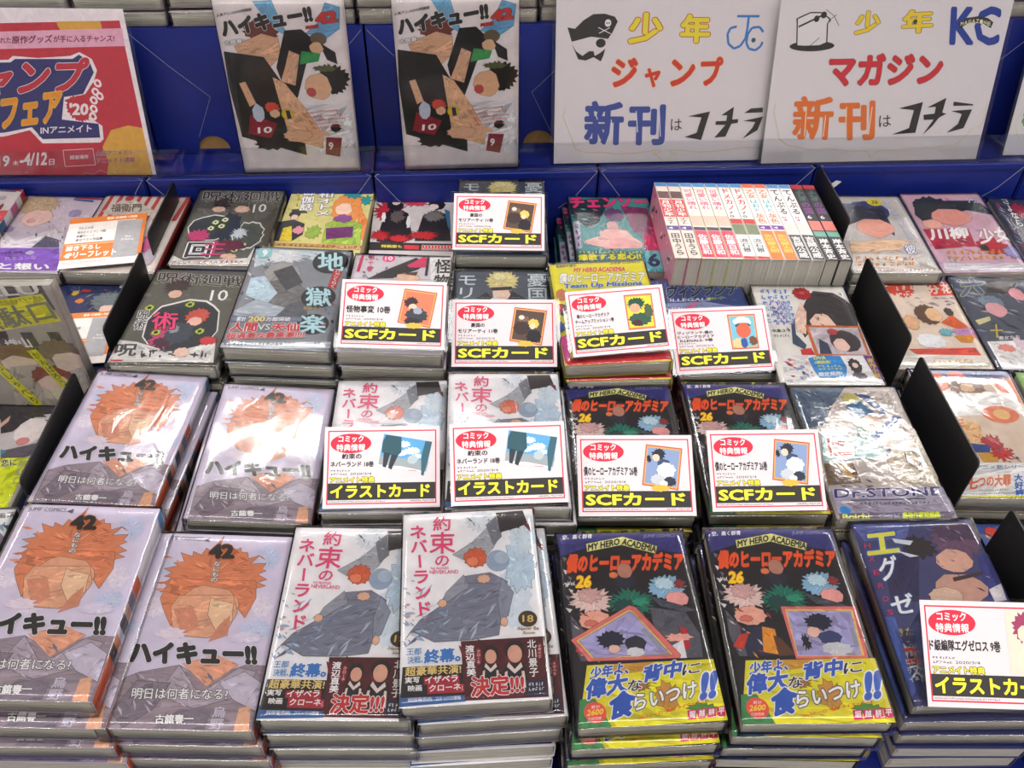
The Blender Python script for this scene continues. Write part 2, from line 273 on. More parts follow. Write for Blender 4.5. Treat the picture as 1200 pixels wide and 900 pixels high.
# ------------------------------------------------------------ data measured for the covers (mm on each cover)
ART = {
'volley': {'bg': (214,204,226),'spine': ((205,205,225),((0,10,(90,140,190)),(12,62,(225,222,235)),(66,80,(200,90,50)),(80,92,(110,110,140)),(92,100,(190,150,130)),(100,112,(60,60,80)),(118,128,(200,120,80)),(126,138,(40,38,46)),(136,174,(196,84,44)))),'e': (('S',(226,216,232),39.2,97.6,13.2,7.5,12,0.25,0,0),('S',(200,205,232),97.7,90.8,13.4,10.3,12,0.25,1,0),('S',(226,216,232),82.8,62.4,13.7,9.4,12,0.25,2,0),('S',(200,205,232),16.3,37.2,9.3,8.5,12,0.25,3,0),('S',(226,216,232),14.6,72.7,11.2,10.5,12,0.25,4,0),('S',(200,205,232),93.6,22.8,11.9,14.6,12,0.25,5,0),('S',(226,216,232),98.1,70,9.1,10.7,12,0.25,6,0),('S',(220,138,100),54,42.9,44.3,32.1,26,0.22,4,0),('P',(220,138,100),((15.1,64.7),(18.6,45.5),(88.7,45.8),(91.9,62.1),(86.7,80.8),(77.7,70.6),(46.3,63.7),(31.6,77.4),(30.6,90.3),(23.9,80.3),(19.1,72.6))),('P',(205,110,70),((52.3,1.3),(50.9,14.2),(61.2,11.7),(68.6,17.9),(60.9,21.2),(43.1,21.8))),('K',26,((196,104,68),(228,148,108),(206,116,78)),9.4,20.2,91.9,62.1,11,3,0.2,5),('S',(226,170,140),53.9,71.4,25.3,20.3,11,0.12,6,0),('P',(226,170,140),((25.8,72.4),(29.7,61.6),(73,60.1),(79.9,75.8),(75.5,91.5),(61.8,99.4),(43.9,98.7),(31.7,90.3))),('P',(238,200,168),((55.4,63.4),(74.8,68.1),(77.1,83.7),(67.2,94.2),(56.9,79.2))),('P',(212,146,120),((28.7,74.9),(43.8,71.8),(52.7,89.6),(41.4,97.5))),('P',(208,142,116),((67.9,87.9),(74.9,78.6),(76.6,96.5),(62.7,103.1))),('S',(228,214,228),32.3,96.6,13.2,6,10,0.3,8,0),('S',(222,212,232),90.4,98.6,15.5,5.5,10,0.3,9,0),('P',(158,142,154),((4.6,174),(3.6,150.6),(3.5,137),(17.8,129.7),(45.9,123.2),(68.2,135.3),(96.3,121.6),(112.8,122.3),(112.6,145.6),(111.5,174.6))),('P',(180,166,180),((45.9,123.2),(66.8,146.7),(91.4,124.1),(105.1,127.3),(100.4,145.9),(65.4,157.9),(35.6,147.5))),('P',(226,164,136),((47.7,121.8),(70.5,140.3),(90.9,121.7),(71.8,113.9))),('P',(138,124,138),((6.7,161.5),(17.7,136.6),(43.5,138.2),(36.6,158.6),(18.5,173.5))),('P',(200,190,208),((79.4,137.3),(96.5,127.5),(111.2,136.5),(111.5,159),(92.9,150.6))),('P',(134,122,136),((40.7,173),(55.1,158.2),(78.3,159.8),(77.5,173.7))),('K',22,((196,186,200),(128,114,130),(214,206,220)),-3.3,130.3,109.8,171,14,7,0.7,6),('P',(232,180,150),((98.1,174),(98.5,157.1),(106.4,154.7),(109.4,174.2))),('T','ハイキュー!!',(7.4,123.4),(105.4,122.5),(2.7,104.2),(44,42,46),0.095,((245,243,245),0.125)),('T','42',(44.5,25.6),(66.3,25),(41.3,10.1),(44,40,42),0.09,((222,120,60),0.13)),('V','なにもの',(49.8,28),(56,27.7),(51.5,48.8),(245,243,245),0.03,((28,26,30),0.09)),('T','JUMP COMICS',(4.3,8.6),(35.6,8.6),(3.5,3.2),(110,105,115),0,None),('P',(90,85,95),((35.9,6.8),(41.2,3.5),(41,8.1))),('T','明日は何者になる?',(18,151.6),(88.8,150.7),(16.6,142.6),(245,243,245),0.02,((28,26,30),0.07)),('T','古舘春一',(40.4,169.8),(68.3,169.2),(39,162.7),(245,243,245),0.05,((28,26,30),0.11)),('V','烏野',(79.5,155.8),(89.8,155.6),(80,173.8),(206,198,216),0.03,None))},
'never': {'bg': (236,233,238),'spine': ((232,230,236),((0,8,(240,240,244)),(10,30,(60,60,80)),(34,50,(190,200,215)),(60,90,(216,222,232)),(110,118,(90,80,60)),(120,174,(60,40,60)))),'e': (('S',(214,224,236),89.2,88.2,16.3,30.3,14,0.25,0,0),('S',(190,208,226),96.1,58.2,14.5,26.3,14,0.25,1,0),('S',(206,218,230),100.9,29,12.4,18.4,14,0.25,2,0),('S',(216,220,228),66.8,11.5,15.1,12.5,14,0.25,3,0),('S',(220,226,234),107.1,14.1,5,9.4,14,0.25,4,0),('P',(166,168,176),((41.4,43.7),(58.5,31.8),(76.9,12.2),(83.8,23.4),(75.4,39.4),(70.2,45),(50.5,49.5))),('P',(120,122,132),((70.4,14.9),(79.7,6.1),(83.5,27.9),(75.6,36.5))),('K',14,((206,210,216),(96,98,110),(150,155,166)),57,4.6,82.4,45.7,8,3,0.8,5),('S',(54,46,52),92.1,11.9,11.6,10.1,12,0.3,5,0),('P',(54,46,52),((79.9,2.9),(103,1.8),(108.2,24.9),(103.1,16.9),(96.6,19.6),(82.5,23.3))),('P',(120,50,60),((102.1,13.7),(108.1,17.2),(108.6,25.9),(106,20.8))),('S',(206,96,66),60.3,47.8,10.2,10.5,12,0.2,6,0),('S',(226,130,96),57.7,51.4,5.8,5.2,8,0.2,7,0),('S',(150,166,188),78.6,51.9,9.7,10.5,28,0,0,0),('S',(172,186,204),81.7,49.2,5.8,5.8,28,0,0,0),('P',(126,128,148),((51.2,65.2),(71.7,62.9),(85.5,72.2),(81,90.4),(75.6,119.9),(55,122.8),(25.8,122.9),(7.8,112.2),(3.4,119.5),(14.5,103.2),(33,90),(46.1,80.1))),('K',34,((156,162,180),(96,100,122),(180,188,204),(112,124,150)),9.6,75,77.7,122.5,16,9,2.4,7),('P',(150,152,166),((50.1,63.8),(35.5,79.4),(31.1,89.9),(37.7,87.6),(54.5,75.2))),('P',(142,146,164),((81,68.5),(89.5,82.9),(83.9,103.8),(77.5,106.5),(76.3,87.4))),('S',(222,176,150),66.2,68.7,6.1,4.5,8,0.2,2,0),('S',(222,176,150),32.5,89.4,3.8,4.2,8,0.2,3,0),('S',(222,176,150),80.3,108.7,3.2,4.6,8,0.2,4,0),('K',26,((150,170,195),(190,200,215),(120,140,170)),1.8,95.9,34.8,123.5,9,11,0.5,3),('K',10,((180,185,195),(200,160,170)),1.2,60.6,19.1,109.9,6,12,0.5,2),('T','約',(25.3,18.8),(40.5,19.1),(25.3,3.9),(222,70,120),0.02,None),('T','束',(22,41.9),(43.9,42.7),(22.5,19.9),(222,70,120),0.015,None),('T','の',(26.7,54.3),(38.3,54.5),(27.1,44),(222,70,120),0.02,None),('V','ネバーランド',(4.5,11.3),(19.5,11.7),(10.4,100.4),(222,70,120),0.03,None),('T','NEVERLAND',(22.4,61.4),(45.8,62.4),(22.4,58),(222,70,120),0.01,None),('T','THE PROMISED',(22.9,57.5),(38.2,57.9),(22.9,55.2),(222,70,120),0,None),('S',(74,56,40),98.9,107.4,7.5,7.1,28,0,0,0),('T','18',(94.5,110.2),(103.2,110.7),(95,104),(226,196,120),0.02,None),('T','-Never Be',(89.4,117),(106.7,117.6),(89.6,114),(150,120,60),0.01,None),('T','Alone-',(93.7,120.8),(103.9,121),(93.9,118),(150,120,60),0.01,None),('P',(60,96,150),((0.2,163),(47,164.7),(48.1,172),(-0.8,173.2))),('T','好評発売中',(6.3,170.1),(23.4,170.4),(6.3,166.6),(245,243,245),0,None),('T','コミックス情報',(26.6,170.1),(44.7,170.4),(26.6,167),(245,243,245),0,None),('T','王都',(4.7,132.8),(16,132.8),(4.8,127),(70,130,190),0.03,((245,243,245),0.08)),('T','決戦、',(5.5,139.9),(17.3,139.7),(5.4,133.9),(70,130,190),0.03,((245,243,245),0.08)),('T','終幕。',(17.8,140.7),(45.5,140.5),(18.2,128.8),(60,120,190),0.05,((245,243,245),0.09)),('P',(34,28,34),((2,142.3),(47.7,142.8),(47.8,167),(0.7,166.2))),('T','超豪華共演!',(3.9,149.9),(45.7,150),(4,142.4),(232,204,130),0.03,None),('T','実写',(4,155.5),(14.8,155.5),(3.9,150.4),(245,243,245),0.03,None),('T','映画',(6.2,162),(16.5,162),(6.1,157),(245,243,245),0.03,None),('P',(170,40,60),((17.8,151.3),(44.1,151.1),(44.4,158.1),(48.1,158.3),(47.9,165.2),(20.4,164.8),(20.4,157.2),(17.8,157.3))),('T','イザベラ',(18.7,156.7),(42.9,156.4),(18.9,150.9),(245,243,245),0.03,None),('T','クローネ',(21.7,163),(44.9,163),(21.9,157.6),(245,243,245),0.03,None),('T','は',(45.5,163.7),(50.5,163.5),(45.7,159.6),(230,190,190),0,None),('P',(84,26,38),((46,123.7),(110.9,123.4),(109,172.4),(47.7,171.5))),('K',12,((110,34,48),(66,20,30)),48.2,124.4,105.1,168.5,18,5,1.2,3),('S',(40,28,30),68.4,135,6.1,6.7,28,0,0,0),('S',(216,164,144),68.3,137.9,4.3,5.8,28,0,0,0),('P',(36,30,40),((58.9,156.8),(62.7,143.5),(73.2,144.2),(76.1,157.9))),('P',(226,210,206),((64.3,143.1),(67.7,147.8),(71.7,143.5),(72.6,146.4),(67.6,150.7),(63.1,145.8))),('P',(226,206,200),((60.4,159.1),(61.9,149.2),(63.5,148.7),(62.4,159.3))),('P',(226,206,200),((71.8,159.9),(71.9,149.2),(73.5,149.3),(73.9,160))),('S',(40,28,30),86.8,133.8,7.7,8.5,28,0,0,0),('S',(216,164,144),86.6,136.7,5.5,7.3,28,0,0,0),('P',(36,30,40),((74.4,160.5),(79.4,143.9),(92.7,144.8),(95.9,161.9))),('P',(226,210,206),((81.5,143.4),(85.7,149.3),(90.7,144),(91.8,147.6),(85.4,152.9),(79.9,146.8))),('P',(226,206,200),((76.2,163.4),(78.3,151),(80.3,150.4),(78.8,163.6))),('P',(226,206,200),((90.5,164.3),(90.8,151.1),(92.8,151.2),(93.1,164.5))),('P',(140,36,46),((56.9,131.8),(59.3,129.5),(61.4,132.1),(61.4,142.3),(58.6,145),(56.5,142))),('V','クローネ',(57.9,131.4),(60.8,131.6),(57.4,143.2),(245,243,245),0,None),('P',(140,36,46),((103.7,130.4),(106,128.1),(108,130.7),(107.5,140.5),(104.8,143.2),(102.8,140.2))),('V','イザベラ',(104.7,130),(107.4,130.2),(103.6,141.4),(245,243,245),0,None),('V','渡辺直美',(49,127.4),(56.2,127.4),(49.6,152.9),(245,243,245),0.03,None),('V','北川景子',(96.5,125.5),(103.7,125.5),(96.1,156.4),(245,243,245),0.02,None),('T','決定!!!',(52,169.5),(91.6,169),(52.6,153.1),(196,50,56),0.05,((245,243,245),0.09)),('P',(40,40,70),((93.3,158.5),(107.5,158.5),(107.4,171.3),(92.9,171.3))),('G',(94.9,160.5),(106.7,160.5),(94.5,167.8),(245,243,245),2,5,3))},
'hero_b': {'bg': (30,26,36),'spine': ((26,24,30),((8,60,(200,60,40)),(70,80,(220,200,60)),(90,120,(90,70,70)),(125,150,(60,120,80)),(150,174,(200,60,90)))),'e': (('P',(54,52,124),((1.3,0.2),(110.4,1.3),(110.6,23.5),(85.6,18.9),(56.3,8.3),(25.5,15.4),(2.1,23.9))),('T','空、高く群青',(5.7,6.8),(30.9,5.9),(6.5,2),(245,243,245),0.02,None),('T','JUMP COMICS',(75,6.9),(103.4,6.3),(76,2.4),(130,130,160),0.02,None),('P',(120,116,130),((4,23.9),(7.6,25.7),(5.1,29.1))),('P',(226,222,222),((7,30.3),(9.8,32),(8.3,35.4))),('P',(226,222,222),((3.3,36.5),(7.3,38.2),(4.8,41.6))),('P',(120,116,130),((6.3,42.7),(9.6,44.4),(8,47.8))),('P',(226,222,222),((2.6,48.8),(7.1,50.5),(4.6,53.8))),('P',(226,222,222),((5.6,54.9),(9.3,56.5),(7.8,59.8))),('P',(120,116,130),((2,60.8),(6.8,62.5),(4.4,65.7))),('P',(226,222,222),((4.9,66.7),(9,68.4),(7.5,71.5))),('P',(226,222,222),((1.3,72.5),(6.6,74.2),(4.2,77.3))),('P',(232,228,150),((25.3,11.2),(57.6,4.4),(86.1,14.8),(83.3,22.4),(55.2,13),(25.2,19.5))),('T','MY HERO',(25.8,18.6),(53.8,12.7),(26.9,11.8),(28,26,30),0.05,None),('T','ACADEMIA',(55.3,12.7),(83.5,21.5),(57.8,5.9),(28,26,30),0.05,None),('T','僕のヒーローアカデミア',(4.6,40.5),(104.6,40.3),(8.4,21),(238,88,40),0.085,((28,26,30),0.12)),('S',(40,40,62),52.3,48.5,9.5,9.8,9,0.2,3,0),('S',(186,130,112),54,38.7,6.7,7.6,9,0.1,3,0),('S',(226,130,80),44.1,42.8,4.2,3.3,8,0.2,9,0),('S',(226,196,192),22.8,66.4,19.5,13,20,0.32,5,0),('S',(208,166,166),22.5,62.1,11.7,8.1,12,0.4,8,0),('S',(234,172,154),23.4,84.7,13.6,9.3,10,0.15,4,0),('S',(214,120,104),19.9,87.3,5.9,3.1,8,0.2,4,0),('S',(24,116,98),54.5,70.1,21.2,15,24,0.35,6,0),('S',(16,70,70),50.3,73.5,12.6,9,16,0.4,7,0),('S',(40,150,120),62.9,68.9,9.2,5.3,12,0.5,8,0),('S',(140,182,212),87.1,55.7,16.8,12.7,20,0.28,9,0),('S',(194,218,232),85.6,52.4,10.3,7.2,12,0.4,10,0),('S',(150,50,60),98.4,53.1,5.6,5.5,10,0.4,5,0),('S',(236,164,160),93.5,67.1,10.1,7.5,9,0.15,11,0),('P',(92,92,104),((4.4,78.9),(13.1,93.1),(20.9,99.4),(23.4,120.2),(8,120.1),(3.6,101.7))),('P',(44,46,76),((12.9,94.3),(39.9,94.6),(36.8,119.1),(14.4,120.8))),('P',(200,60,50),((4.7,111.6),(11.5,101.8),(19.8,99.4),(12.5,114.1))),('P',(226,150,50),((30.9,94.5),(40.5,97.1),(40.1,119.2),(27.4,116.6))),('P',(96,60,44),((37.9,102.1),(43.3,104.6),(52.1,119.3),(38.7,120.3))),('P',(80,84,100),((69.9,63.6),(78.9,74.3),(98.1,79.8),(107.6,78.5),(99.5,74.5),(85.1,77))),('K',20,((220,210,205),(60,56,80),(170,60,60),(230,160,60)),4.8,76.3,40.1,119.2,7,5,0.7,4),('P',(226,118,116),((49.6,76.7),(109.8,77.3),(107.2,122.6),(51.4,122.6))),('P',(232,190,120),((52.5,79.1),(106.8,79.8),(104.6,120.5),(52.9,120.7))),('P',(168,162,208),((53.9,80.9),(104.9,81.6),(102.6,119.7),(53.7,120))),('S',(30,34,60),76.5,91.1,11.7,8.2,14,0.25,3,0),('S',(232,190,176),70.6,99.9,5.9,5,8,0.1,5,0),('S',(56,66,112),82.3,104.9,9.8,6.4,8,0.15,6,0),('S',(206,206,214),85.4,114.3,12.8,5.9,9,0.15,7,0),('S',(30,26,34),62.7,108.5,4,8.4,9,0.5,8,0),('P',(150,154,170),((99.7,97.1),(102.6,96.4),(102.9,112.5),(99.5,113.7))),('T','Vol.',(4.9,52.1),(11.5,52.2),(5.6,48.3),(245,243,245),0.03,None),('T','26',(11,54.9),(23.9,55.1),(13.7,42.8),(250,216,40),0.07,((200,80,30),0.12)),('P',(226,216,44),((12.1,123.7),(113.6,122.7),(113.1,173.6),(-0.5,174.8))),('P',(70,140,84),((3.1,151.2),(14.8,151.3),(20.5,164.6),(24.5,175),(-0.8,175.2))),('P',(200,150,60),((29.2,123.8),(64.4,123),(58.3,130),(33.7,133.3))),('S',(206,150,66),69.9,151.8,10.6,13.6,10,0.4,5,0),('S',(86,146,66),94.2,163.1,12.6,4.8,10,0.4,5,0),('S',(160,110,60),50.9,142.6,8.6,4.5,10,0.5,6,0),('K',22,((150,140,30),(90,130,60),(240,232,90),(200,140,50)),15.6,126.1,106.2,171.8,8,15,0.5,5),('T','少年よ、',(12.4,135.9),(43,132.4),(14.9,125.1),(56,96,190),0.06,((245,243,245),0.12)),('T','背中',(51.4,140.8),(83.1,136.5),(56.2,126),(56,96,190),0.06,((245,243,245),0.12)),('T','偉大',(6.5,152.4),(39.5,147.5),(10.7,135.4),(56,96,190),0.06,((245,243,245),0.12)),('T','に',(84,136),(98.9,133.8),(87,126.7),(50,50,56),0.02,((245,243,245),0.08)),('T','な',(39.5,147.5),(51.3,145.4),(41.7,138),(46,44,50),0.02,((245,243,245),0.08)),('T','食',(21.1,169.4),(41.9,166.1),(26.7,147.4),(48,90,186),0.07,((245,243,245),0.12)),('T','らいつけ',(42.2,163.1),(92.7,153.8),(44.6,149.4),(245,243,245),0.04,((60,60,110),0.1)),('T','!!',(93.3,157.6),(107,155.5),(100.7,133.9),(70,110,200),0.08,((245,243,245),0.14)),('S',(232,90,80),13.5,161.9,8.4,8.1,28,0,0,0),('T','2600',(6.7,164.5),(19,163.7),(8.1,159.7),(244,216,70),0.04,None),('T','万部突破',(7.3,168),(17.3,167.6),(7.7,165.6),(245,243,245),0,None),('T','累計',(10.8,158.9),(17.5,158.7),(11.2,156.4),(245,243,245),0,None),('T','No.1ヒーロー編クライマックス!!',(45.3,169.6),(99.4,158.3),(45.6,166.6),(232,90,30),0.03,None),('P',(206,44,110),((83,164.3),(89.9,163.5),(88.7,171.2),(82.2,171.6))),('T','堀',(83.1,169.9),(87.9,169.7),(84.3,164.7),(245,243,245),0.03,None),('P',(206,44,110),((90.6,163.9),(97.6,163.1),(96.3,170.9),(89.8,171.2))),('T','越',(90.7,169.5),(95.5,169.4),(92,164.4),(245,243,245),0.03,None),('P',(206,44,110),((98.3,163.5),(105.2,162.7),(103.9,170.5),(97.3,170.9))),('T','耕',(98.3,169.2),(103.1,169),(99.6,164),(245,243,245),0.03,None),('P',(206,44,110),((106,163.2),(112.9,162.4),(111.5,170.1),(104.9,170.5))),('T','平',(105.9,168.8),(110.7,168.6),(107.3,163.6),(245,243,245),0.03,None))},
'hero_a': {'bg': (30,26,36),'spine': ((26,24,30),((8,60,(200,60,40)),(70,80,(220,200,60)),(90,120,(90,70,70)),(125,150,(60,120,80)),(150,174,(200,60,90)))),'e': (('P',(54,52,124),((0.5,-1.1),(111,2.7),(111,25.1),(86.3,20),(56.8,8.5),(25.5,15.1),(1.5,23.4))),('T','空、高く群青',(5.1,5.9),(31.1,5.5),(5.9,1),(245,243,245),0.02,None),('T','JUMP COMICS',(75.7,7.6),(104.1,7.7),(76.8,3.1),(130,130,160),0.02,None),('P',(120,116,130),((3.5,23.5),(7.2,25.4),(4.7,28.9))),('P',(226,222,222),((6.7,30.1),(9.6,31.9),(8,35.4))),('P',(226,222,222),((2.9,36.4),(7.1,38.2),(4.5,41.6))),('P',(120,116,130),((6.1,42.8),(9.4,44.6),(7.9,48))),('P',(226,222,222),((2.4,49),(6.9,50.8),(4.4,54.1))),('P',(226,222,222),((5.4,55.2),(9.3,57),(7.7,60.2))),('P',(120,116,130),((1.8,61.2),(6.8,63),(4.3,66.2))),('P',(226,222,222),((4.8,67.3),(9.1,69),(7.6,72.2))),('P',(226,222,222),((1.2,73.1),(6.6,74.8),(4.2,78))),('P',(232,228,150),((25.3,10.9),(58.2,4.6),(86.8,15.8),(84,23.5),(55.8,13.4),(25.3,19.3))),('T','MY HERO',(25.9,18.5),(54.4,13),(26.9,11.5),(28,26,30),0.05,None),('T','ACADEMIA',(55.9,13.1),(84.2,22.6),(58.4,6.1),(28,26,30),0.05,None),('T','僕のヒーローアカデミア',(4.2,40.5),(105,41.9),(8,20.6),(238,88,40),0.085,((28,26,30),0.12)),('S',(40,40,62),52.9,49.3,9.6,9.8,9,0.2,3,0),('S',(186,130,112),54.6,39.5,6.8,7.7,9,0.1,3,0),('S',(226,130,80),44.6,43.5,4.3,3.4,8,0.2,9,0),('S',(226,196,192),23.2,67.1,19.6,13,20,0.32,5,0),('S',(208,166,166),22.8,62.7,11.7,8.1,12,0.4,8,0),('S',(234,172,154),23.8,85.6,13.8,9.3,10,0.15,4,0),('S',(214,120,104),20.3,88.1,6,3.1,8,0.2,4,0),('S',(24,116,98),55.2,71.2,21.5,15.1,24,0.35,6,0),('S',(16,70,70),50.9,74.5,12.8,9,16,0.4,7,0),('S',(40,150,120),63.6,70,9.3,5.4,12,0.5,8,0),('S',(140,182,212),87.7,57,17.1,12.7,20,0.28,9,0),('S',(194,218,232),86.2,53.7,10.5,7.2,12,0.4,10,0),('S',(150,50,60),98.8,54.5,5.7,5.5,10,0.4,5,0),('S',(236,164,160),93.9,68.4,10.4,7.5,9,0.15,11,0),('P',(92,92,104),((4.4,79.5),(13.5,93.9),(21.4,100.3),(24,121.1),(8.5,121),(3.9,102.6))),('P',(44,46,76),((13.3,95.2),(40.6,95.5),(37.5,120),(15,121.7))),('P',(200,60,50),((5.1,112.5),(11.9,102.7),(20.3,100.3),(13,115))),('P',(226,150,50),((31.5,95.4),(41.2,98),(40.8,120),(28.1,117.5))),('P',(96,60,44),((38.5,103),(44.1,105.5),(52.9,120.1),(39.5,121.2))),('P',(80,84,100),((70.6,64.8),(79.5,75.5),(98.5,81.1),(107.8,79.9),(99.9,75.9),(85.6,78.3))),('K',20,((220,210,205),(60,56,80),(170,60,60),(230,160,60)),4.9,76.9,40.8,120,7,5,0.7,4),('P',(90,90,104),((70.3,75.4),(98.5,81.1),(106.1,101.3),(104.4,121.6),(70,121.4))),('P',(190,40,60),((91.6,93.7),(96.5,96.2),(96.1,113.3),(88.9,115.6))),('S',(236,170,160),87.9,103.5,12.7,4.5,9,0.35,3,0),('P',(226,226,230),((81.5,110.7),(91.6,106),(91.6,121.5),(78.7,121.4))),('P',(226,118,116),((2.3,102.3),(53.4,73.1),(58.5,74.9),(87.3,118.7),(85.9,121.5),(14.5,121.4))),('P',(232,190,120),((6.3,103),(52.4,76.8),(55.9,78.2),(81.5,118.4),(17.4,119.1))),('P',(168,162,208),((8.9,103.6),(52.6,78.9),(54.7,80),(78.9,117.8),(19.3,118.2))),('S',(30,34,60),34.2,103.7,11.8,8.5,14,0.25,3,0),('S',(232,190,176),35.8,111.6,5,3.9,8,0.1,5,0),('S',(44,44,60),53.3,107.9,9,7.4,8,0.15,6,0),('S',(214,214,220),52.2,114.8,7.6,4.4,9,0.15,7,0),('P',(150,154,170),((59,96.4),(62.4,94),(74.3,110.8),(71.7,113.1))),('T','Vol.',(4.7,52.4),(11.5,52.6),(5.4,48.5),(245,243,245),0.03,None),('T','26',(11,55.3),(24.2,55.6),(13.6,43),(250,216,40),0.07,((200,80,30),0.12)),('P',(226,216,44),((12.7,124.6),(113.3,123.3),(112.5,172.6),(0.4,175.2))),('P',(70,140,84),((3.8,152),(15.6,152),(21.4,165),(25.5,175.1),(0.1,175.7))),('P',(200,150,60),((29.9,124.7),(65.1,123.7),(59.1,130.6),(34.5,134))),('S',(206,150,66),70.6,152,10.7,13.7,10,0.4,5,0),('S',(86,146,66),94.3,162.7,12.8,4.9,10,0.4,5,0),('S',(160,110,60),51.7,143.1,8.7,4.6,10,0.5,6,0),('K',22,((150,140,30),(90,130,60),(240,232,90),(200,140,50)),16.2,126.9,105.9,171,8,15,0.5,5),('T','少年よ、',(13,136.7),(43.8,133.1),(15.5,126),(56,96,190),0.06,((245,243,245),0.12)),('T','背中',(52.2,141.3),(83.5,136.9),(57,126.7),(56,96,190),0.06,((245,243,245),0.12)),('T','偉大',(7.3,153.1),(40.4,148),(11.4,136.2),(56,96,190),0.06,((245,243,245),0.12)),('T','に',(84.4,136.4),(99,134.2),(87.4,127.3),(50,50,56),0.02,((245,243,245),0.08)),('T','な',(40.4,148),(52.2,145.8),(42.5,138.6),(46,44,50),0.02,((245,243,245),0.08)),('T','食',(22.1,169.7),(42.9,166.2),(27.6,148),(48,90,186),0.07,((245,243,245),0.12)),('T','らいつけ',(43.1,163.2),(92.9,153.7),(45.5,149.8),(245,243,245),0.04,((60,60,110),0.1)),('T','!!',(93.4,157.3),(106.8,155.2),(100.7,134.2),(70,110,200),0.08,((245,243,245),0.14)),('S',(232,90,80),14.4,162.5,8.4,8.2,28,0,0,0),('T','2600',(7.5,165.1),(19.9,164.2),(8.9,160.3),(244,216,70),0.04,None),('T','万部突破',(8.1,168.5),(18.3,168),(8.6,166.1),(245,243,245),0,None),('T','累計',(11.6,159.4),(18.4,159.2),(12.1,157),(245,243,245),0,None),('T','No.1ヒーロー編クライマックス!!',(46.2,169.6),(99.4,158),(46.5,166.6),(232,90,30),0.03,None),('P',(206,44,110),((83.3,164),(90.1,163.1),(88.9,170.6),(82.5,171.1))),('T','堀',(83.4,169.4),(88.1,169.2),(84.6,164.4),(245,243,245),0.03,None),('P',(206,44,110),((90.8,163.5),(97.6,162.6),(96.3,170.2),(89.9,170.6))),('T','越',(90.8,169),(95.5,168.7),(92.1,163.9),(245,243,245),0.03,None),('P',(206,44,110),((98.2,163.1),(105,162.2),(103.7,169.7),(97.3,170.2))),('T','耕',(98.2,168.5),(102.9,168.3),(99.5,163.5),(245,243,245),0.03,None),('P',(206,44,110),((105.7,162.6),(112.4,161.8),(111,169.3),(104.7,169.7))),('T','平',(105.6,168.1),(110.3,167.8),(107,163),(245,243,245),0.03,None))},
'hexa': {'bg': (70,72,120),'spine': ((90,86,96),()),'e': (('P',(96,106,170),((1.2,-0.1),(55.4,0.7),(46.7,18.4),(7.7,20.1))),('P',(50,46,90),((19.2,27),(53.1,31.6),(35.3,82.9),(12.2,82.1))),('S',(52,44,52),54.2,28.4,16.1,12.9,12,0.3,3,0),('P',(60,64,140),((101.4,39.8),(113.3,37.1),(114.4,85.9),(94,85.1))),('S',(110,80,110),88.8,23.3,24.2,20.3,16,0.25,5,0),('S',(84,62,92),94,13,21.7,11.3,12,0.3,6,0),('S',(222,176,158),79.7,43.7,16.5,12.5,10,0.12,4,0),('S',(206,160,146),75.5,72.6,23.2,16.7,10,0.12,5,0),('S',(222,190,170),60.4,78,15.4,8.8,9,0.15,6,0),('P',(70,50,60),((72.2,60.5),(100.6,55.4),(98.7,59),(71.9,64.7))),('P',(226,220,226),((98.7,73.5),(111.4,68),(109.9,84.2),(99.1,85.3))),('K',18,((110,100,150),(190,170,190),(60,50,80),(150,130,170)),62,5.7,105.4,82.6,9,9,1,5),('T','エ',(5.5,36.1),(35.6,33.5),(9.8,12.9),(226,222,90),0.04,((60,90,170),0.1)),('P',(220,226,240),((32.9,18.5),(51,21.8),(46.7,26.2),(34.1,23.1))),('P',(220,226,240),((31.6,30.8),(50.9,37.9),(42.5,38.8))),('T','グ',(9.3,62.6),(26.7,60.3),(13,38),(245,243,245),0.03,((60,90,150),0.09)),('T','ゼ',(9.3,95),(29.8,92.9),(11,76.2),(245,243,245),0.03,((60,90,150),0.09)),('T','ロ',(5.7,139.9),(17.1,139),(5.7,125.3),(220,60,50),0.06,((240,190,80),0.1)),('T','ス',(3.8,152.8),(15.5,150.6),(5.3,141.2),(245,243,245),0.03,None),('T','H',(5.2,28.1),(10.7,28),(6.3,22.7),(210,60,120),0.01,None),('T','X',(5,42.1),(10.4,42),(6.1,36.8),(210,60,120),0.01,None),('T','E',(4.8,55.8),(10.2,55.7),(5.9,50.6),(210,60,120),0.01,None),('T','R',(4.6,69.1),(9.9,69),(5.7,64),(210,60,120),0.01,None),('T','O',(4.4,82.1),(9.7,82),(5.5,77.1),(210,60,120),0.01,None),('T','S',(4.3,94.8),(9.4,94.7),(5.3,90),(210,60,120),0.01,None),('T','きた',(6.3,114.5),(20.1,113.6),(7.7,107.6),(226,206,120),0.02,None),('P',(80,100,170),((1.3,96.1),(10.1,96.4),(6,160.5),(-2.9,172.6))),('G',(7.9,118.6),(20.5,118.5),(3,155.3),(200,200,220),5,3,2))},
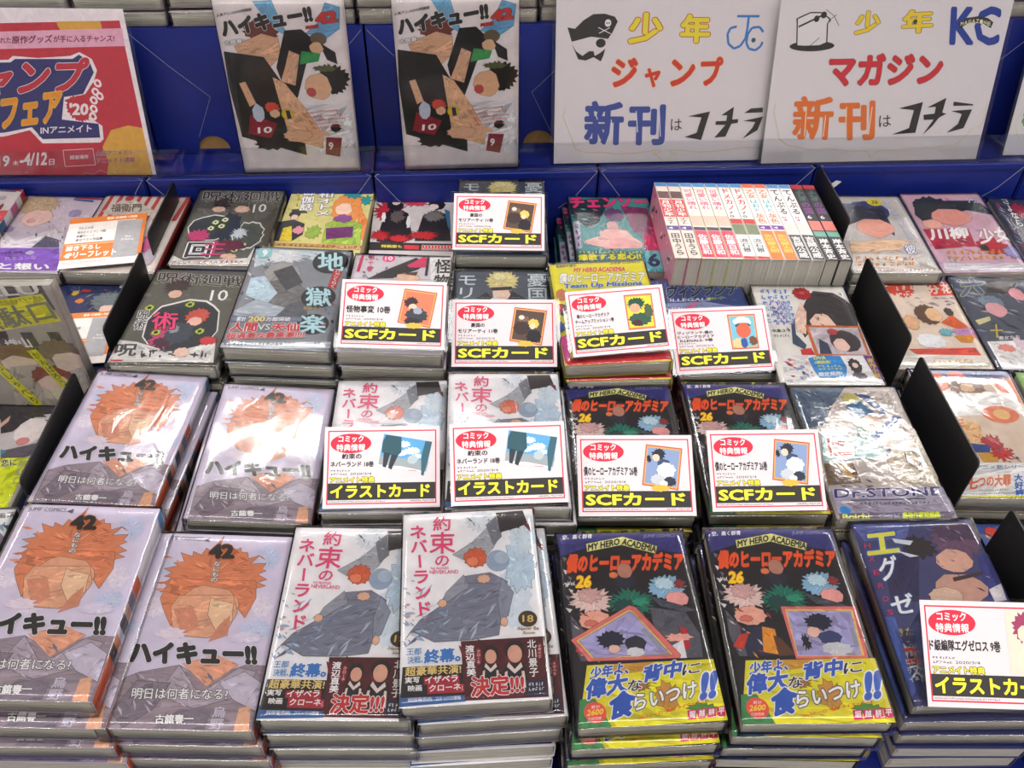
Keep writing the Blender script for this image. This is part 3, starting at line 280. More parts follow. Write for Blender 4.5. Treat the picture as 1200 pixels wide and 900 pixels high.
'stone': {'bg': (190,178,172),'spine': ((170,160,160),()),'e': (('P',(86,104,128),((-1.4,0.7),(58.6,0),(36.9,28),(20.3,55.3),(0.6,59.7))),('K',34,((60,80,104),(140,156,176),(176,186,198),(70,86,96)),0.9,2.3,28.1,58.4,10,4,0.6,3),('P',(206,196,192),((58.6,0),(113.7,-0.4),(109.7,37.7),(91.9,37.6),(79.6,5.9))),('S',(196,186,110),60.9,18.7,11.3,10.3,12,0.25,3,0),('P',(56,84,140),((65,9.1),(79.9,12.4),(91.9,37.6),(85.9,42.1),(73.3,18.7))),('P',(70,120,160),((50.3,28),(68.8,18.7),(78.6,37.5),(58,46.5))),('P',(104,140,120),((52.7,49.5),(66.1,55.6),(60.9,79.1),(51,76.1))),('S',(224,190,170),71,54.2,13.1,12.7,10,0.12,7,0),('P',(56,92,160),((65.6,77.7),(77.6,67.6),(95.6,52.8),(104.7,44.4),(97,42.2),(81.4,55.7),(63.6,70.4))),('P',(120,160,180),((56.6,79),(68.9,67.5),(66.2,79.1))),('P',(176,206,206),((15.2,65.7),(46.4,70.3),(72.8,82),(66.8,100.3),(6.7,104))),('P',(228,232,228),((18.3,70.1),(45.5,73.2),(39.2,97.3),(13.5,98.5))),('P',(206,80,70),((18.4,74.4),(21.2,73.6),(18.2,93),(36.9,91.7),(36.9,95.9),(15.1,98))),('T','REI27',(20.7,84.5),(34.2,83.5),(22.6,77.7),(206,60,60),0.04,None),('P',(66,100,150),((69.5,91.9),(84.7,85),(99.5,79.3),(109,70.7),(92.2,87.9),(71,100.3))),('P',(206,192,172),((91.6,64.7),(119.8,59),(120.1,115.8),(103.9,137),(73.9,128.8),(69.6,104.5))),('K',40,((120,110,100),(228,218,200),(168,150,134),(146,128,116)),91.4,58.8,109.9,131.8,11,6,1.1,9),('C',(56,80,130),((100.3,64.8),(85.6,82.1),(109,70.7)),0.8),('C',(56,80,130),((96.3,82.2),(103.2,104.7),(95.1,115.6)),0.8),('C',(56,80,130),((93.2,85),(88.5,104.6),(98.3,118.3)),0.8),('P',(120,96,70),((6.3,106.8),(35.2,107),(36,131.2),(3.4,134.1))),('P',(196,160,96),((22.2,108.3),(30.6,108.3),(29.4,125.8),(20.2,125.8))),('K',30,((110,100,130),(190,186,206),(86,84,110),(160,150,150)),7.8,114.9,45.8,139.1,8,8,0.4,3),('P',(170,164,186),((3.1,138.7),(116.2,137.1),(112.5,167.6),(2.4,169.1))),('K',40,((130,120,150),(200,190,210),(150,120,120)),7.5,151.6,106.5,167.5,8,5,0.3,4),('T','Dr.STONE',(4.3,150.1),(107.1,147.9),(6.7,138.8),(74,64,130),0.03,((245,243,245),0.055)),('P',(50,44,70),((19.4,152.2),(90.6,150.8),(90.6,151.8),(19.1,153.2))),('G',(26.6,154.8),(93.5,153.9),(25.8,158.8),(90,80,110),1,18,3),('P',(120,110,130),((3.1,168.1),(113.9,166.4),(111.5,176.2),(2.5,178.8))),('S',(60,150,220),10.2,164.2,5.1,4.5,28,0,0,0),('T','Boichi',(4.7,175.9),(29.9,175),(6.5,168.6),(220,226,90),0.03,None),('T','最強作家短編集',(60.4,175),(96.1,173.8),(62.7,167.1),(214,226,60),0.05,None),('G',(40.4,168.2),(64.5,167.7),(38.8,174.3),(200,200,220),2,7,8))},
'hell': {'bg': (136,140,150),'spine': ((110,115,125),((10,80,(60,60,70)),(90,100,(180,60,60)),(120,174,(190,195,205)))),'e': (('P',(196,206,216),((-0.5,-2.7),(104.8,2.2),(102.7,39.1),(57.1,14),(24.7,24.5),(5.7,38))),('K',44,((222,226,232),(106,110,120),(168,172,182),(86,88,96)),-2.1,1.6,114.8,106.5,15,3,0.8,4),('S',(216,218,222),37.7,15.4,24.3,14.8,18,0.4,4,0),('S',(166,162,162),38.9,47.5,21.4,23.7,10,0.15,5,0),('P',(120,118,120),((23.1,64.2),(49.8,54.6),(72.6,76.1),(60.7,113.6),(32.2,108.3))),('P',(198,218,232),((6.3,57.6),(20.8,52.7),(40.8,82),(33,101),(7,87.9))),('P',(72,74,82),((28.7,44.3),(47.9,31),(65.3,61.3),(49.4,77.6))),('P',(178,186,198),((1.3,113.8),(20.1,94.5),(54.9,106.8),(74.3,112.7),(73.9,123.4),(1.5,124.5))),('P',(92,94,104),((58.1,99.3),(75.2,90.9),(80.7,123),(44.7,125.2))),('S',(26,26,32),90.3,21.9,20.5,21.3,28,0,0,0),('T','地',(78,39.7),(108,39.2),(72.7,4.1),(190,226,236),0.03,None),('S',(26,26,32),86.6,86.4,19,19,28,0,0,0),('T','獄',(74.9,102.6),(103.5,102.2),(69.7,70.2),(190,226,236),0.03,None),('S',(26,26,32),88,131.6,17.1,16.4,28,0,0,0),('T','楽',(76.7,146.7),(104.4,146.4),(71.8,116.5),(190,226,236),0.03,None),('P',(186,40,50),((96,34.8),(106.3,38.9),(102.6,71),(94,69))),('V','じごくらく',(97.4,36.3),(105,38.2),(95.6,68.8),(245,243,245),0.01,None),('P',(150,200,206),((1.7,2.2),(19.6,0.9),(20.4,17.5),(6.9,20.9))),('T','9',(10.6,17.3),(16.4,16.9),(8.8,4.2),(245,243,245),0.05,None),('P',(126,134,160),((-1.1,123.2),(75.8,121.2),(74.8,128.6),(-0.5,133.3))),('T','累計',(6.7,132.5),(16.7,131.9),(6.6,124.8),(245,243,245),0.02,None),('T','200',(19.1,132.4),(36.9,131.3),(18.5,123.4),(240,216,120),0.04,None),('T','万部突破',(37.6,130.6),(63.6,129),(37.1,123.6),(245,243,245),0.02,None),('T','人間',(3.2,149.2),(31.3,147.5),(2.4,134.2),(206,44,56),0.05,((245,243,245),0.1)),('T','VS',(31.7,145.4),(45.2,144.6),(30.5,135.2),(230,232,240),0.03,((60,60,80),0.07)),('T','天仙',(46.3,146.6),(75.9,144.8),(44.7,132.2),(206,44,56),0.05,((245,243,245),0.1)),('T','超過激な最高潮!!!!',(2.5,161.4),(82.9,154.5),(1.9,151.3),(206,50,60),0.05,((245,243,245),0.1)),('P',(214,218,226),((-1.7,167.6),(114.5,158.6),(112.8,169.3),(0.3,176))),('G',(2.1,165.4),(106.6,157.7),(2.1,172.6),(90,94,110),1,24,3),('T','賀来ゆうじ',(73.8,109.9),(99.1,109.3),(73.2,103.4),(196,166,110),0.01,None),('K',14,((200,60,60),(60,120,190),(60,60,80)),91.3,74.8,118.1,144.9,7,5,1,2))},
'juj_a': {'bg': (92,90,82),'spine': ((60,60,56),((90,110,(150,150,140)),(120,174,(200,200,200)))),'e': (('K',46,((112,108,98),(70,70,64),(124,120,106),(84,84,74)),-41.5,11.5,131.5,143.4,15,3,0.5,2),('T','呪術廻戦',(7,27.7),(108,33.2),(3.3,5.1),(40,38,40),0.02,((196,192,184),0.055)),('T','10',(75.8,59.9),(95.3,59.1),(73.3,39.3),(245,243,245),0.01,None),('S',(60,44,38),32.5,33.4,16,13.6,14,0.3,3,0),('S',(226,188,170),34.1,48.9,8.1,8.3,8,0.1,3,0),('S',(236,232,228),57.6,105.6,41.8,50,14,0.1,8,0),('S',(34,38,50),57.8,106.4,40,47.2,14,0.1,8,0),('S',(190,66,120),44.9,124.9,18,26.1,16,0.35,5,0),('S',(76,22,56),45.9,135.9,11.2,10.9,12,0.4,6,0),('S',(206,84,66),70.7,89.7,13.9,17.2,14,0.25,6,0),('S',(236,190,176),69.8,99.4,8.3,9.2,8,0.12,5,0),('S',(60,66,84),59.6,120.6,15.9,20.9,10,0.2,7,0),('S',(150,156,166),51.8,113.5,6.4,9,9,0.3,7,0),('S',(190,210,60),34.1,119.8,5.5,6,9,0.3,4,0),('S',(28,26,30),34.1,119.8,2.3,2.6,28,0,0,0),('S',(190,210,60),80.2,116.1,5.4,6,9,0.3,4,0),('S',(28,26,30),80.2,116.1,2.2,2.6,28,0,0,0),('S',(190,210,60),56.5,68.4,5.7,6.4,9,0.3,4,0),('S',(28,26,30),56.5,68.4,2.4,2.8,28,0,0,0),('S',(190,210,60),13.6,76.2,5.6,6.3,9,0.3,4,0),('S',(28,26,30),13.6,76.2,2.4,2.7,28,0,0,0),('T','術',(27,115.2),(55.4,114.1),(19.6,83.9),(240,60,130),0.02,((30,20,30),0.07)),('V','呪術',(3.2,80.6),(16,80.1),(8,117),(28,26,30),0.02,((245,243,245),0.08)),('P',(216,214,212),((-3.4,134.1),(19.1,136.9),(60.1,153.2),(102,133.7),(108.5,167.5),(-0.5,171.5))),('T','呪',(2.3,161.7),(25.7,160.9),(-0.9,141.3),(60,58,62),0.03,None),('G',(24.7,147.5),(75.8,145.5),(28.2,164.9),(50,48,54),1,5,5),('G',(78.5,147.2),(100.5,145.3),(80.7,163),(50,48,54),1,2,6),('S',(206,50,60),93.6,132.2,11.3,8,12,0.3,3,0),('P',(206,50,60),((2.5,167.3),(15.5,166.8),(14.3,169.6),(2.3,170))),('S',(236,200,186),71.1,152.8,8.9,9.1,9,0.2,8,0))},
'juj_b': {'bg': (92,90,82),'spine': ((60,60,56),((90,110,(150,150,140)),(120,174,(200,200,200)))),'e': (('K',46,((112,108,98),(70,70,64),(124,120,106),(84,84,74)),-30.6,4.6,132.8,152.6,15,3,0.5,2),('T','呪術廻戦',(7.9,31.1),(112.5,29.6),(5.5,4.4),(40,38,40),0.02,((196,192,184),0.055)),('T','10',(78.5,54.6),(95.4,53),(77.2,35.5),(245,243,245),0.01,None),('S',(60,44,38),36.5,34.3,13.8,14.7,14,0.3,3,0),('S',(226,188,170),34.1,48.9,9.3,7.2,8,0.1,3,0),('S',(228,190,170),64.3,47.9,11,9.3,9,0.2,5,0),('S',(236,232,228),34,92.4,29.9,30.6,12,0.12,8,0),('S',(40,46,50),34,92.4,28.3,28.1,12,0.12,8,0),('S',(236,232,228),82.7,107.7,21.2,33.9,12,0.15,2,0),('S',(84,88,80),82.7,107.7,19.3,30.4,12,0.15,2,0),('S',(30,36,58),54.9,89.3,16,34.7,10,0.25,7,0),('S',(196,58,116),21.9,109.5,15.8,15.2,14,0.35,5,0),('S',(206,214,222),71.1,103.3,11.7,14.4,16,0.5,6,0),('S',(190,210,60),36.7,80,5.1,6.4,9,0.3,4,0),('S',(245,243,245),36.7,80,3,3.9,28,0,0,0),('S',(28,26,30),36.7,80,1.6,1.9,28,0,0,0),('S',(190,210,60),47.6,73.7,5.1,6.4,9,0.3,4,0),('S',(245,243,245),47.6,73.7,2.9,3.9,28,0,0,0),('S',(28,26,30),47.6,73.7,1.6,2,28,0,0,0),('S',(190,210,60),33.8,93.8,5.1,6.3,9,0.3,4,0),('S',(245,243,245),33.8,93.8,3,3.8,28,0,0,0),('S',(28,26,30),33.8,93.8,1.6,1.9,28,0,0,0),('S',(190,210,60),46.1,88.6,5.1,6.4,9,0.3,4,0),('S',(245,243,245),46.1,88.6,3,3.9,28,0,0,0),('S',(28,26,30),46.1,88.6,1.6,2,28,0,0,0),('S',(190,210,60),72.8,140.7,5,5.9,9,0.3,4,0),('S',(245,243,245),72.8,140.7,2.9,3.7,28,0,0,0),('S',(28,26,30),72.8,140.7,1.6,1.8,28,0,0,0),('S',(190,210,60),81,129,4.9,6.1,9,0.3,4,0),('S',(245,243,245),81,129,2.8,3.7,28,0,0,0),('S',(28,26,30),81,129,1.5,1.9,28,0,0,0),('S',(110,30,60),63.7,131.8,23.5,13.9,12,0.3,9,0),('T','回',(15.2,158),(45.3,157.2),(14,126.2),(40,38,42),0.03,((245,243,245),0.09)),('T','主',(34.6,153),(62.8,152.3),(32.5,121),(206,60,120),0.01,None),('P',(216,214,212),((-0.8,170.4),(1.4,153.9),(16.8,164.6),(92.2,157.3),(95.9,135.5),(108.1,130.5),(95.4,174),(4.5,176.3))),('G',(4.1,165),(90.2,160.5),(3.6,172.9),(190,60,60),1,14,4),('S',(232,190,170),68.4,154.4,11.3,6.3,9,0.2,8,0))},
'kimono': {'bg': (214,206,136),'spine': ((200,190,150),()),'e': (('K',24,((190,196,96),(226,216,160),(170,190,90)),-16.1,9.1,122.5,131.6,12,4,0.4,2),('S',(236,150,84),81.2,52.6,22.8,43.5,14,0.2,4,0),('P',(232,140,76),((97.6,46.3),(113.6,82.2),(115.7,132),(100.9,113.2))),('S',(246,206,182),76.9,52.9,12.5,16.1,9,0.1,5,0),('S',(50,150,150),84.5,14.1,14.6,14.6,9,0.4,6,0),('S',(50,150,150),104.1,29.5,8.6,14.3,8,0.4,7,0),('P',(160,190,80),((58.6,90.5),(78.6,73.9),(105.8,87.8),(109.6,137.1),(60.3,135))),('P',(112,52,110),((60.2,100.6),(95.5,94.5),(97.6,119.3),(64.3,126.1))),('S',(140,80,150),79,76.5,14,11.5,9,0.3,4,0),('P',(92,86,76),((7.8,58.1),(24.4,55),(30.9,66.2),(9.6,67.5))),('S',(60,54,60),14.3,69.8,7.8,10.4,9,0.2,4,0),('S',(236,196,180),14.9,77.6,5,7.2,8,0.1,5,0),('P',(60,60,70),((-0.4,88.8),(15.3,82.8),(31,92.1),(32.7,117.1),(21.8,132.4),(0.3,133.6))),('P',(226,200,60),((5.4,103.7),(15.4,98.1),(21.8,132.4),(5.7,133.3))),('S',(226,150,160),25.4,107.6,8.2,11,9,0.3,4,0),('S',(150,180,80),45.4,111.4,11,17.9,10,0.4,4,0),('V','御伽話',(13.9,4.4),(32.3,3.3),(17.6,61.7),(245,243,245),0.03,((120,110,90),0.08)),('V','昭和オトメ',(35.4,-2.7),(58.3,-4.1),(39,73.6),(245,243,245),0.03,((120,110,90),0.08)),('G',(4.7,2.1),(11.9,1.7),(9.5,51.6),(206,190,60),4,1,3),('P',(200,160,110),((1.1,137.4),(116.4,137.7),(116.3,147.2),(1.1,144.1))),('G',(4.2,139.1),(115.3,139.2),(4.4,145.8),(150,60,40),1,16,3))},
'redblack': {'bg': (204,196,198),'spine': ((60,40,44),()),'e': (('S',(176,40,56),21.1,51.4,23.3,33.7,20,0.45,4,0),('S',(200,60,76),55.5,29,20.7,11.4,14,0.5,5,0),('S',(28,24,28),29.1,34.7,13,19.3,14,0.25,4,0),('P',(32,28,32),((8.1,124.9),(15.6,56.9),(29.4,40.3),(47.6,56.8),(55.4,119.9),(33.6,134.9))),('S',(96,84,84),33.4,65,11.5,18.6,12,0.4,8,0),('S',(216,186,180),30.3,29.1,5.9,6.8,8,0.1,5,0),('S',(30,26,30),86.7,34.5,11.9,14.7,12,0.15,6,0),('S',(226,206,204),82.3,40.1,7.1,7.8,8,0.1,5,0),('P',(34,30,34),((58.3,125),(68.1,62.2),(85.4,48.5),(103,62.2),(105.9,125))),('S',(110,104,104),82.7,64.9,16.3,16.4,14,0.4,8,0),('P',(60,110,150),((97.1,45.7),(104.5,51.2),(105.9,104.6),(101.6,89))),('S',(226,222,226),14.7,67.7,3.5,15.2,6,0.3,3,0),('S',(226,222,226),48.9,78.4,3.4,18.3,6,0.3,4,0),('S',(188,36,44),13,112.3,16.8,14.4,20,0.5,6,0),('S',(196,36,44),69.2,112.3,25.4,12.3,26,0.5,7,0),('S',(196,36,44),38.5,118.9,16.8,10.2,18,0.5,8,0),('P',(34,26,30),((-5.6,127.4),(108.7,132.6),(108.7,148.9),(-4.3,145.7))),('T','特装版も',(15.2,140.8),(42.2,141.9),(15.3,133.9),(236,216,60),0.03,None),('P',(206,50,60),((44.7,134.9),(64.2,136),(64.4,145.8),(45.1,144.8))),('T','!!!!!!!!!!',(67.8,146.8),(108.1,147.9),(68.3,135),(216,60,56),0.06,((245,243,245),0.1)))},
'mori': {'bg': (76,84,100),'spine': ((70,76,90),()),'e': (('K',26,((94,102,118),(60,66,82),(84,92,104)),2.7,5.1,107.9,51.8,12,4,0.3,4),('S',(214,202,142),57.4,18.7,20.6,23,20,0.25,4,0),('S',(234,224,176),53.6,10.6,10.1,9.8,12,0.4,5,0),('S',(232,204,186),56.1,40.7,11.4,14.3,9,0.1,5,0),('P',(34,32,38),((43.6,30.9),(68.6,28.7),(67.6,35),(44.9,36.9))),('P',(30,30,38),((24.1,55),(38.7,39.3),(48.7,54.8))),('P',(30,30,38),((63.5,54.6),(68.5,37.4),(88.1,54.4))),('P',(222,220,226),((41.3,54.9),(48.7,46.6),(56.1,54.7))),('V','モリ',(3.2,5.1),(28.6,4.8),(2,53),(214,222,228),0.01,None),('V','憂国',(85.4,3.3),(110.9,3),(85.6,55.9),(214,222,228),0.01,None),('P',(170,40,50),((2.8,136.6),(109.5,135.7),(109,149.3),(3.3,150.1))),('P',(214,210,210),((0.1,68.3),(112.2,67.1),(109.5,135.7),(2.8,136.6))),('G',(5.8,90.5),(106.5,89.6),(7.1,126.2),(120,30,40),2,6,3))},
'chain': {'bg': (84,160,162),'spine': ((60,120,120),()),'e': (('P',(34,60,66),((-1.4,10.7),(58.1,2.2),(36.8,62.5),(17.6,75.7),(-1.2,44))),('K',24,((50,90,96),(110,190,190),(226,60,130),(30,40,50)),-1.4,24.2,105.9,128.7,12,5,0.6,3),('P',(210,50,110),((91.9,54.8),(112.1,41.2),(109.7,180.1),(88.6,174.9))),('P',(150,60,110),((70.6,22.3),(106.7,28.1),(104.4,92.5),(80.3,86.8))),('S',(124,76,130),58.6,45.8,15.3,19.9,12,0.3,5,0),('S',(228,176,176),53.7,71.7,9.3,11.5,9,0.12,6,0),('S',(236,182,176),55,90.5,22.1,12.6,9,0.15,6,0),('P',(236,182,176),((14.6,106.6),(63.3,80.9),(89.3,111.1),(82.4,123.2),(40.6,124.1),(10.5,112.8))),('P',(226,160,160),((53.9,99.7),(89.1,112.3),(85.8,123.2),(37,125.4))),('T','チェンソー',(0.6,30.8),(110.8,25.3),(0,2.4),(242,66,140),0.07,((30,60,66),0.09)),('V','マン',(101,67.4),(119.1,67),(99.7,146.4),(242,66,140),0.06,None),('T','藤本タツキ',(4,88.5),(1.6,118.9),(-1.3,88.6),(220,226,230),0.01,None),('P',(206,196,220),((0.8,63.4),(9.8,63.2),(7.7,124.8),(-1.2,127.9))),('G',(1.7,69.7),(8.8,69.6),(0,122),(60,50,90),4,1,3),('P',(52,120,140),((-3.2,130.9),(88.5,129.1),(86.9,174.9),(-1.6,170.9))),('G',(2,130.8),(86.7,129.1),(2,137.8),(236,226,60),1,16,3),('T','爆散する恋心!!',(0.7,152.8),(82.3,147.8),(1.2,139),(240,230,50),0.06,((40,60,60),0.1)),('P',(110,190,200),((88.5,129.1),(107.6,128.7),(109.8,185.6),(85.3,186))),('T','6',(88.4,164.8),(104.6,163.4),(90.9,136.1),(34,44,90),0.04,None),('G',(89.6,168.2),(111.8,166.7),(88.9,177.1),(60,100,140),1,7,3))},
'team': {'bg': (232,222,66),'spine': ((220,60,60),()),'e': (('T','堀越耕平原作',(7.3,6.9),(31.1,6.9),(8.1,1.1),(40,60,90),0.02,None),('T','JUMP COMICS',(71.3,6.5),(106.7,5.7),(72.2,0.7),(50,50,50),0.01,None),('T','MY HERO ACADEMIA',(26.9,17.3),(87,19.1),(28.9,8.4),(216,66,60),0.05,((245,243,245),0.08)),('T','僕のヒーローアカデミア',(8,36.8),(107.4,39.9),(10.5,16.9),(245,243,245),0.05,((28,26,30),0.09)),('T','Team Up Missions',(11.6,48.9),(101.9,49),(13.7,38),(66,110,196),0.06,((245,243,245),0.1)),('S',(206,126,96),8.7,57.9,6.3,11.5,10,0.2,4,0),('S',(100,70,110),7.9,84.3,6.1,11.1,10,0.2,5,0),('S',(200,70,60),4.8,80.3,3.7,7.4,10,0.2,6,0),('P',(206,70,150),((-0.4,130.1),(10.6,123.9),(6.6,170.7),(1.1,170.3))),('S',(90,120,196),2.6,112.8,5,10.6,9,0.3,7,0),('P',(206,60,66),((2.9,163.9),(112.7,158.4),(112.4,171.6),(2.4,178.5))))},
'kemono': {'bg': (214,206,214),'spine': ((220,216,220),((20,60,(60,50,60)),(90,174,(230,226,228)))),'e': (('K',20,((150,146,160),(190,180,196),(110,104,120)),0.1,-1.6,52.2,43.9,9,4,1.2,2),('P',(44,40,46),((18.6,47.8),(33.9,32.6),(70.8,3),(84,13),(75.1,26.1),(47.3,44.2))),('P',(220,60,110),((60.9,18.5),(80.6,0.2),(86.1,6.4),(84.7,21.4),(65,23.3))),('S',(236,196,170),64.3,43.3,14.5,10.7,10,0.15,4,0),('P',(90,60,56),((56.3,35.5),(75.4,30.3),(73.7,38.7))),('S',(232,80,140),39,6.1,7.5,7.3,28,0,0,0),('T','10',(35,10.6),(43.9,10.1),(34.6,2),(245,243,245),0.03,None),('P',(236,234,236),((86.7,-2.3),(113.3,0.5),(112.1,48.8),(91.4,47.9))),('P',(60,54,60),((83.9,-3.4),(86.9,-3.6),(86.8,37.9),(83.4,38.1))),('T','怪',(94.1,33.4),(113.7,32.3),(93.5,4.7),(50,46,52),0.03,None),('T','物',(94.5,57.8),(113.8,56.8),(94.2,35.5),(50,46,52),0.03,None),('P',(200,40,90),((7,-6.4),(10.5,-6.6),(8.4,34),(4.7,34.2))),('V','第十巻',(15.3,-0.3),(22.8,-0.8),(15.7,33.6),(210,60,120),0.01,None))},
'vigil': {'bg': (60,78,140),'spine': ((60,70,110),()),'e': (('K',24,((90,120,190),(50,60,110),(150,130,180),(120,150,200)),5.7,3.1,101.7,66.5,13,4,0.4,4),('T','ヴィジランテ',(11.6,39.7),(102.8,33.1),(20.5,9.1),(40,44,60),0.06,((200,210,226),0.09)),('T','ILLEGALS',(15.8,44.8),(65.8,43.4),(17.5,39),(230,232,240),0.03,None),('T','僕のヒーロー',(63.4,42.5),(84.8,41.2),(64.8,36.6),(214,226,80),0.03,None),('P',(150,160,200),((9.9,48),(57.6,44.9),(109.2,58.4),(107.3,74.7),(9.2,76.5))),('P',(206,110,150),((31.4,56.7),(44.1,46.7),(51.9,46.8),(35.7,60.9))),('G',(15,54.8),(29.4,54.2),(15.1,60.5),(245,243,245),1,4,3))},
'flower': {'bg': (232,228,224),'spine': ((60,90,140),((0,90,(220,220,220)),(90,174,(50,80,140)))),'e': (('S',(62,56,62),83.7,51.7,30.2,43.7,16,0.12,4,0),('P',(62,56,62),((57.5,34.9),(74.3,17.2),(101.9,22.7),(110.6,57),(108.6,89.7),(109.6,110.7),(92.1,73.7),(73.9,63),(55.9,79.6),(43.5,95.8),(40.3,71.6))),('S',(240,206,190),70.1,71.3,15.7,19.5,9,0.1,5,0),('P',(240,206,190),((38.6,63.4),(52.8,32.1),(56,49.2),(46.4,90.5),(37.2,85.2))),('K',24,((46,42,50),(96,90,100),(62,56,62)),64.1,14.4,106.1,73.6,15,6,1.2,6),('S',(176,40,44),58.1,15,11.7,12.5,12,0.18,4,0),('S',(204,76,74),58.4,13.8,4.7,4.7,9,0.3,5,0),('P',(66,84,110),((32.7,74.5),(38.6,63.4),(34.3,90.6),(42.1,108.9),(38.6,116.7),(27.4,106.5))),('P',(206,60,66),((33.5,116.8),(46,114),(48.4,125.5),(33.2,125.7))),('K',12,((66,84,110),(200,190,190)),17.9,26.7,33.7,101.2,9,5,0.9,4),('G',(8.4,6.1),(44.1,5.7),(4.4,72.1),(90,140,210),6,5,3),('G',(16.1,26.7),(37.8,26.5),(15.2,74.7),(150,130,206),5,3,4),('V','なのは',(33,32.3),(40.5,32.2),(28.7,60.7),(120,160,220),0.03,((245,243,245),0.09)),('T','中島ユウ',(8.2,87.7),(29.2,86.4),(8.5,81.8),(60,60,66),0.02,None),('G',(8.7,90.9),(27.5,90.2),(8.3,96.2),(120,110,120),1,6,3),('P',(206,110,60),((48.4,74.3),(110.3,74.9),(109.1,127.3),(48.1,126.8))),('P',(206,196,206),((51.4,78),(107.4,78.4),(105.6,124.8),(52,124.2))),('S',(70,60,66),87.3,101.9,17.2,18.7,12,0.12,4,0),('S',(240,206,196),81.4,108.4,9.5,11.5,9,0.1,5,0),('S',(190,60,70),76.8,86.1,6.6,6,10,0.2,5,0),('P',(60,70,96),((58.3,98.3),(66.7,106),(67.2,124),(53.7,124.2))),('P',(238,236,238),((10.6,127.7),(108.7,126),(111.3,173.5),(4.4,173.6))),('K',26,((60,50,60),(206,90,120),(220,180,170),(120,160,210)),13.3,132.2,37.6,163.7,8,5,0.9,2),('P',(60,150,220),((38.5,131.9),(51.4,126.7),(74.7,127.7),(77.3,146.3),(71.9,163.3),(44.1,163.7),(40.5,151.7))),('T','OVA',(43.9,134.4),(58.2,133.2),(44.6,128.8),(240,232,80),0.05,None),('T','1期決定!',(43.7,141.3),(61.5,140.1),(44.6,135.8),(240,232,80),0.05,None),('G',(45.1,142.8),(72.8,141.5),(45.4,151.6),(240,232,80),2,6,3),('T','限定発売!',(43.4,161.3),(69.8,159),(44.4,154.5),(245,243,245),0.05,None),('S',(56,50,56),87.1,143.7,7.3,12.9,12,0.2,5,0),('S',(236,210,200),87.3,142.8,3.4,4.5,8,0.1,5,0),('S',(90,80,96),87.7,159.5,8.8,5.8,9,0.2,5,0),('P',(110,60,140),((100.1,126.6),(110.2,126.5),(112.2,165.2),(104.7,162.9))),('V','原作小説',(102.2,131.1),(109.7,131.1),(103.1,163),(226,190,60),0.03,None),('G',(35.4,166.2),(64.8,165.8),(36,170.4),(226,226,90),1,12,4))},
'cat': {'bg': (206,200,200),'spine': ((160,160,170),()),'e': (('S',(46,58,130),58.6,36.2,29.8,23.7,12,0.12,4,0),('P',(40,44,70),((29.6,17.5),(81,32.2),(80.1,83.5),(77.8,94.1),(54.3,51.2),(18.8,73.4))),('S',(238,176,160),57.3,76.6,25,22.6,10,0.1,5,0),('K',12,((70,84,160),(36,40,66)),34.9,13.6,76.5,47.2,18,5,0.1,7),('P',(240,206,176),((13.3,108.7),(76.7,101.1),(94.9,107.9),(73.2,125.1),(10.8,132.4))),('K',14,((226,190,150),(240,226,210),(190,140,110)),16.3,105.2,103.3,131.6,16,4,0,5),('S',(226,210,60),73.7,15.1,10.4,9.3,28,0,0,0),('T','26',(68.2,19.4),(77.6,19.3),(70.6,10.9),(50,60,60),0.03,None),('T','ス',(84.9,26.5),(92.5,26),(86.6,13.8),(245,243,245),0.03,((90,110,180),0.09)),('T','ト',(86.5,42.3),(94,41.8),(88.2,29.9),(245,243,245),0.03,((90,110,180),0.09)),('T','ラ',(88,57.8),(95.5,57.4),(89.7,45.6),(245,243,245),0.03,((90,110,180),0.09)),('T','イ',(89.6,73.1),(97,72.6),(91.2,61.1),(245,243,245),0.03,((90,110,180),0.09)),('T','ク',(91,88),(98.4,87.6),(92.7,76.3),(245,243,245),0.03,((90,110,180),0.09)),('T','の',(92.5,102.7),(99.8,102.3),(94.2,91.2),(245,243,245),0.03,((90,110,180),0.09)),('T','彼',(80.1,135.1),(94.6,133.7),(82.5,114.9),(245,243,245),0.03,((90,110,180),0.09)),('T','女',(89.1,156.4),(104.5,154.7),(91.1,138.4),(245,243,245),0.03,((90,110,180),0.09)),('P',(232,226,222),((10.9,135.8),(102.2,134.9),(112.9,173.2),(-0.9,174.8))),('G',(13,139.1),(89.1,138.4),(6.6,162),(232,150,60),2,9,4),('G',(4.8,168.4),(111.8,164.9),(3.8,172.3),(200,60,80),1,22,5))},
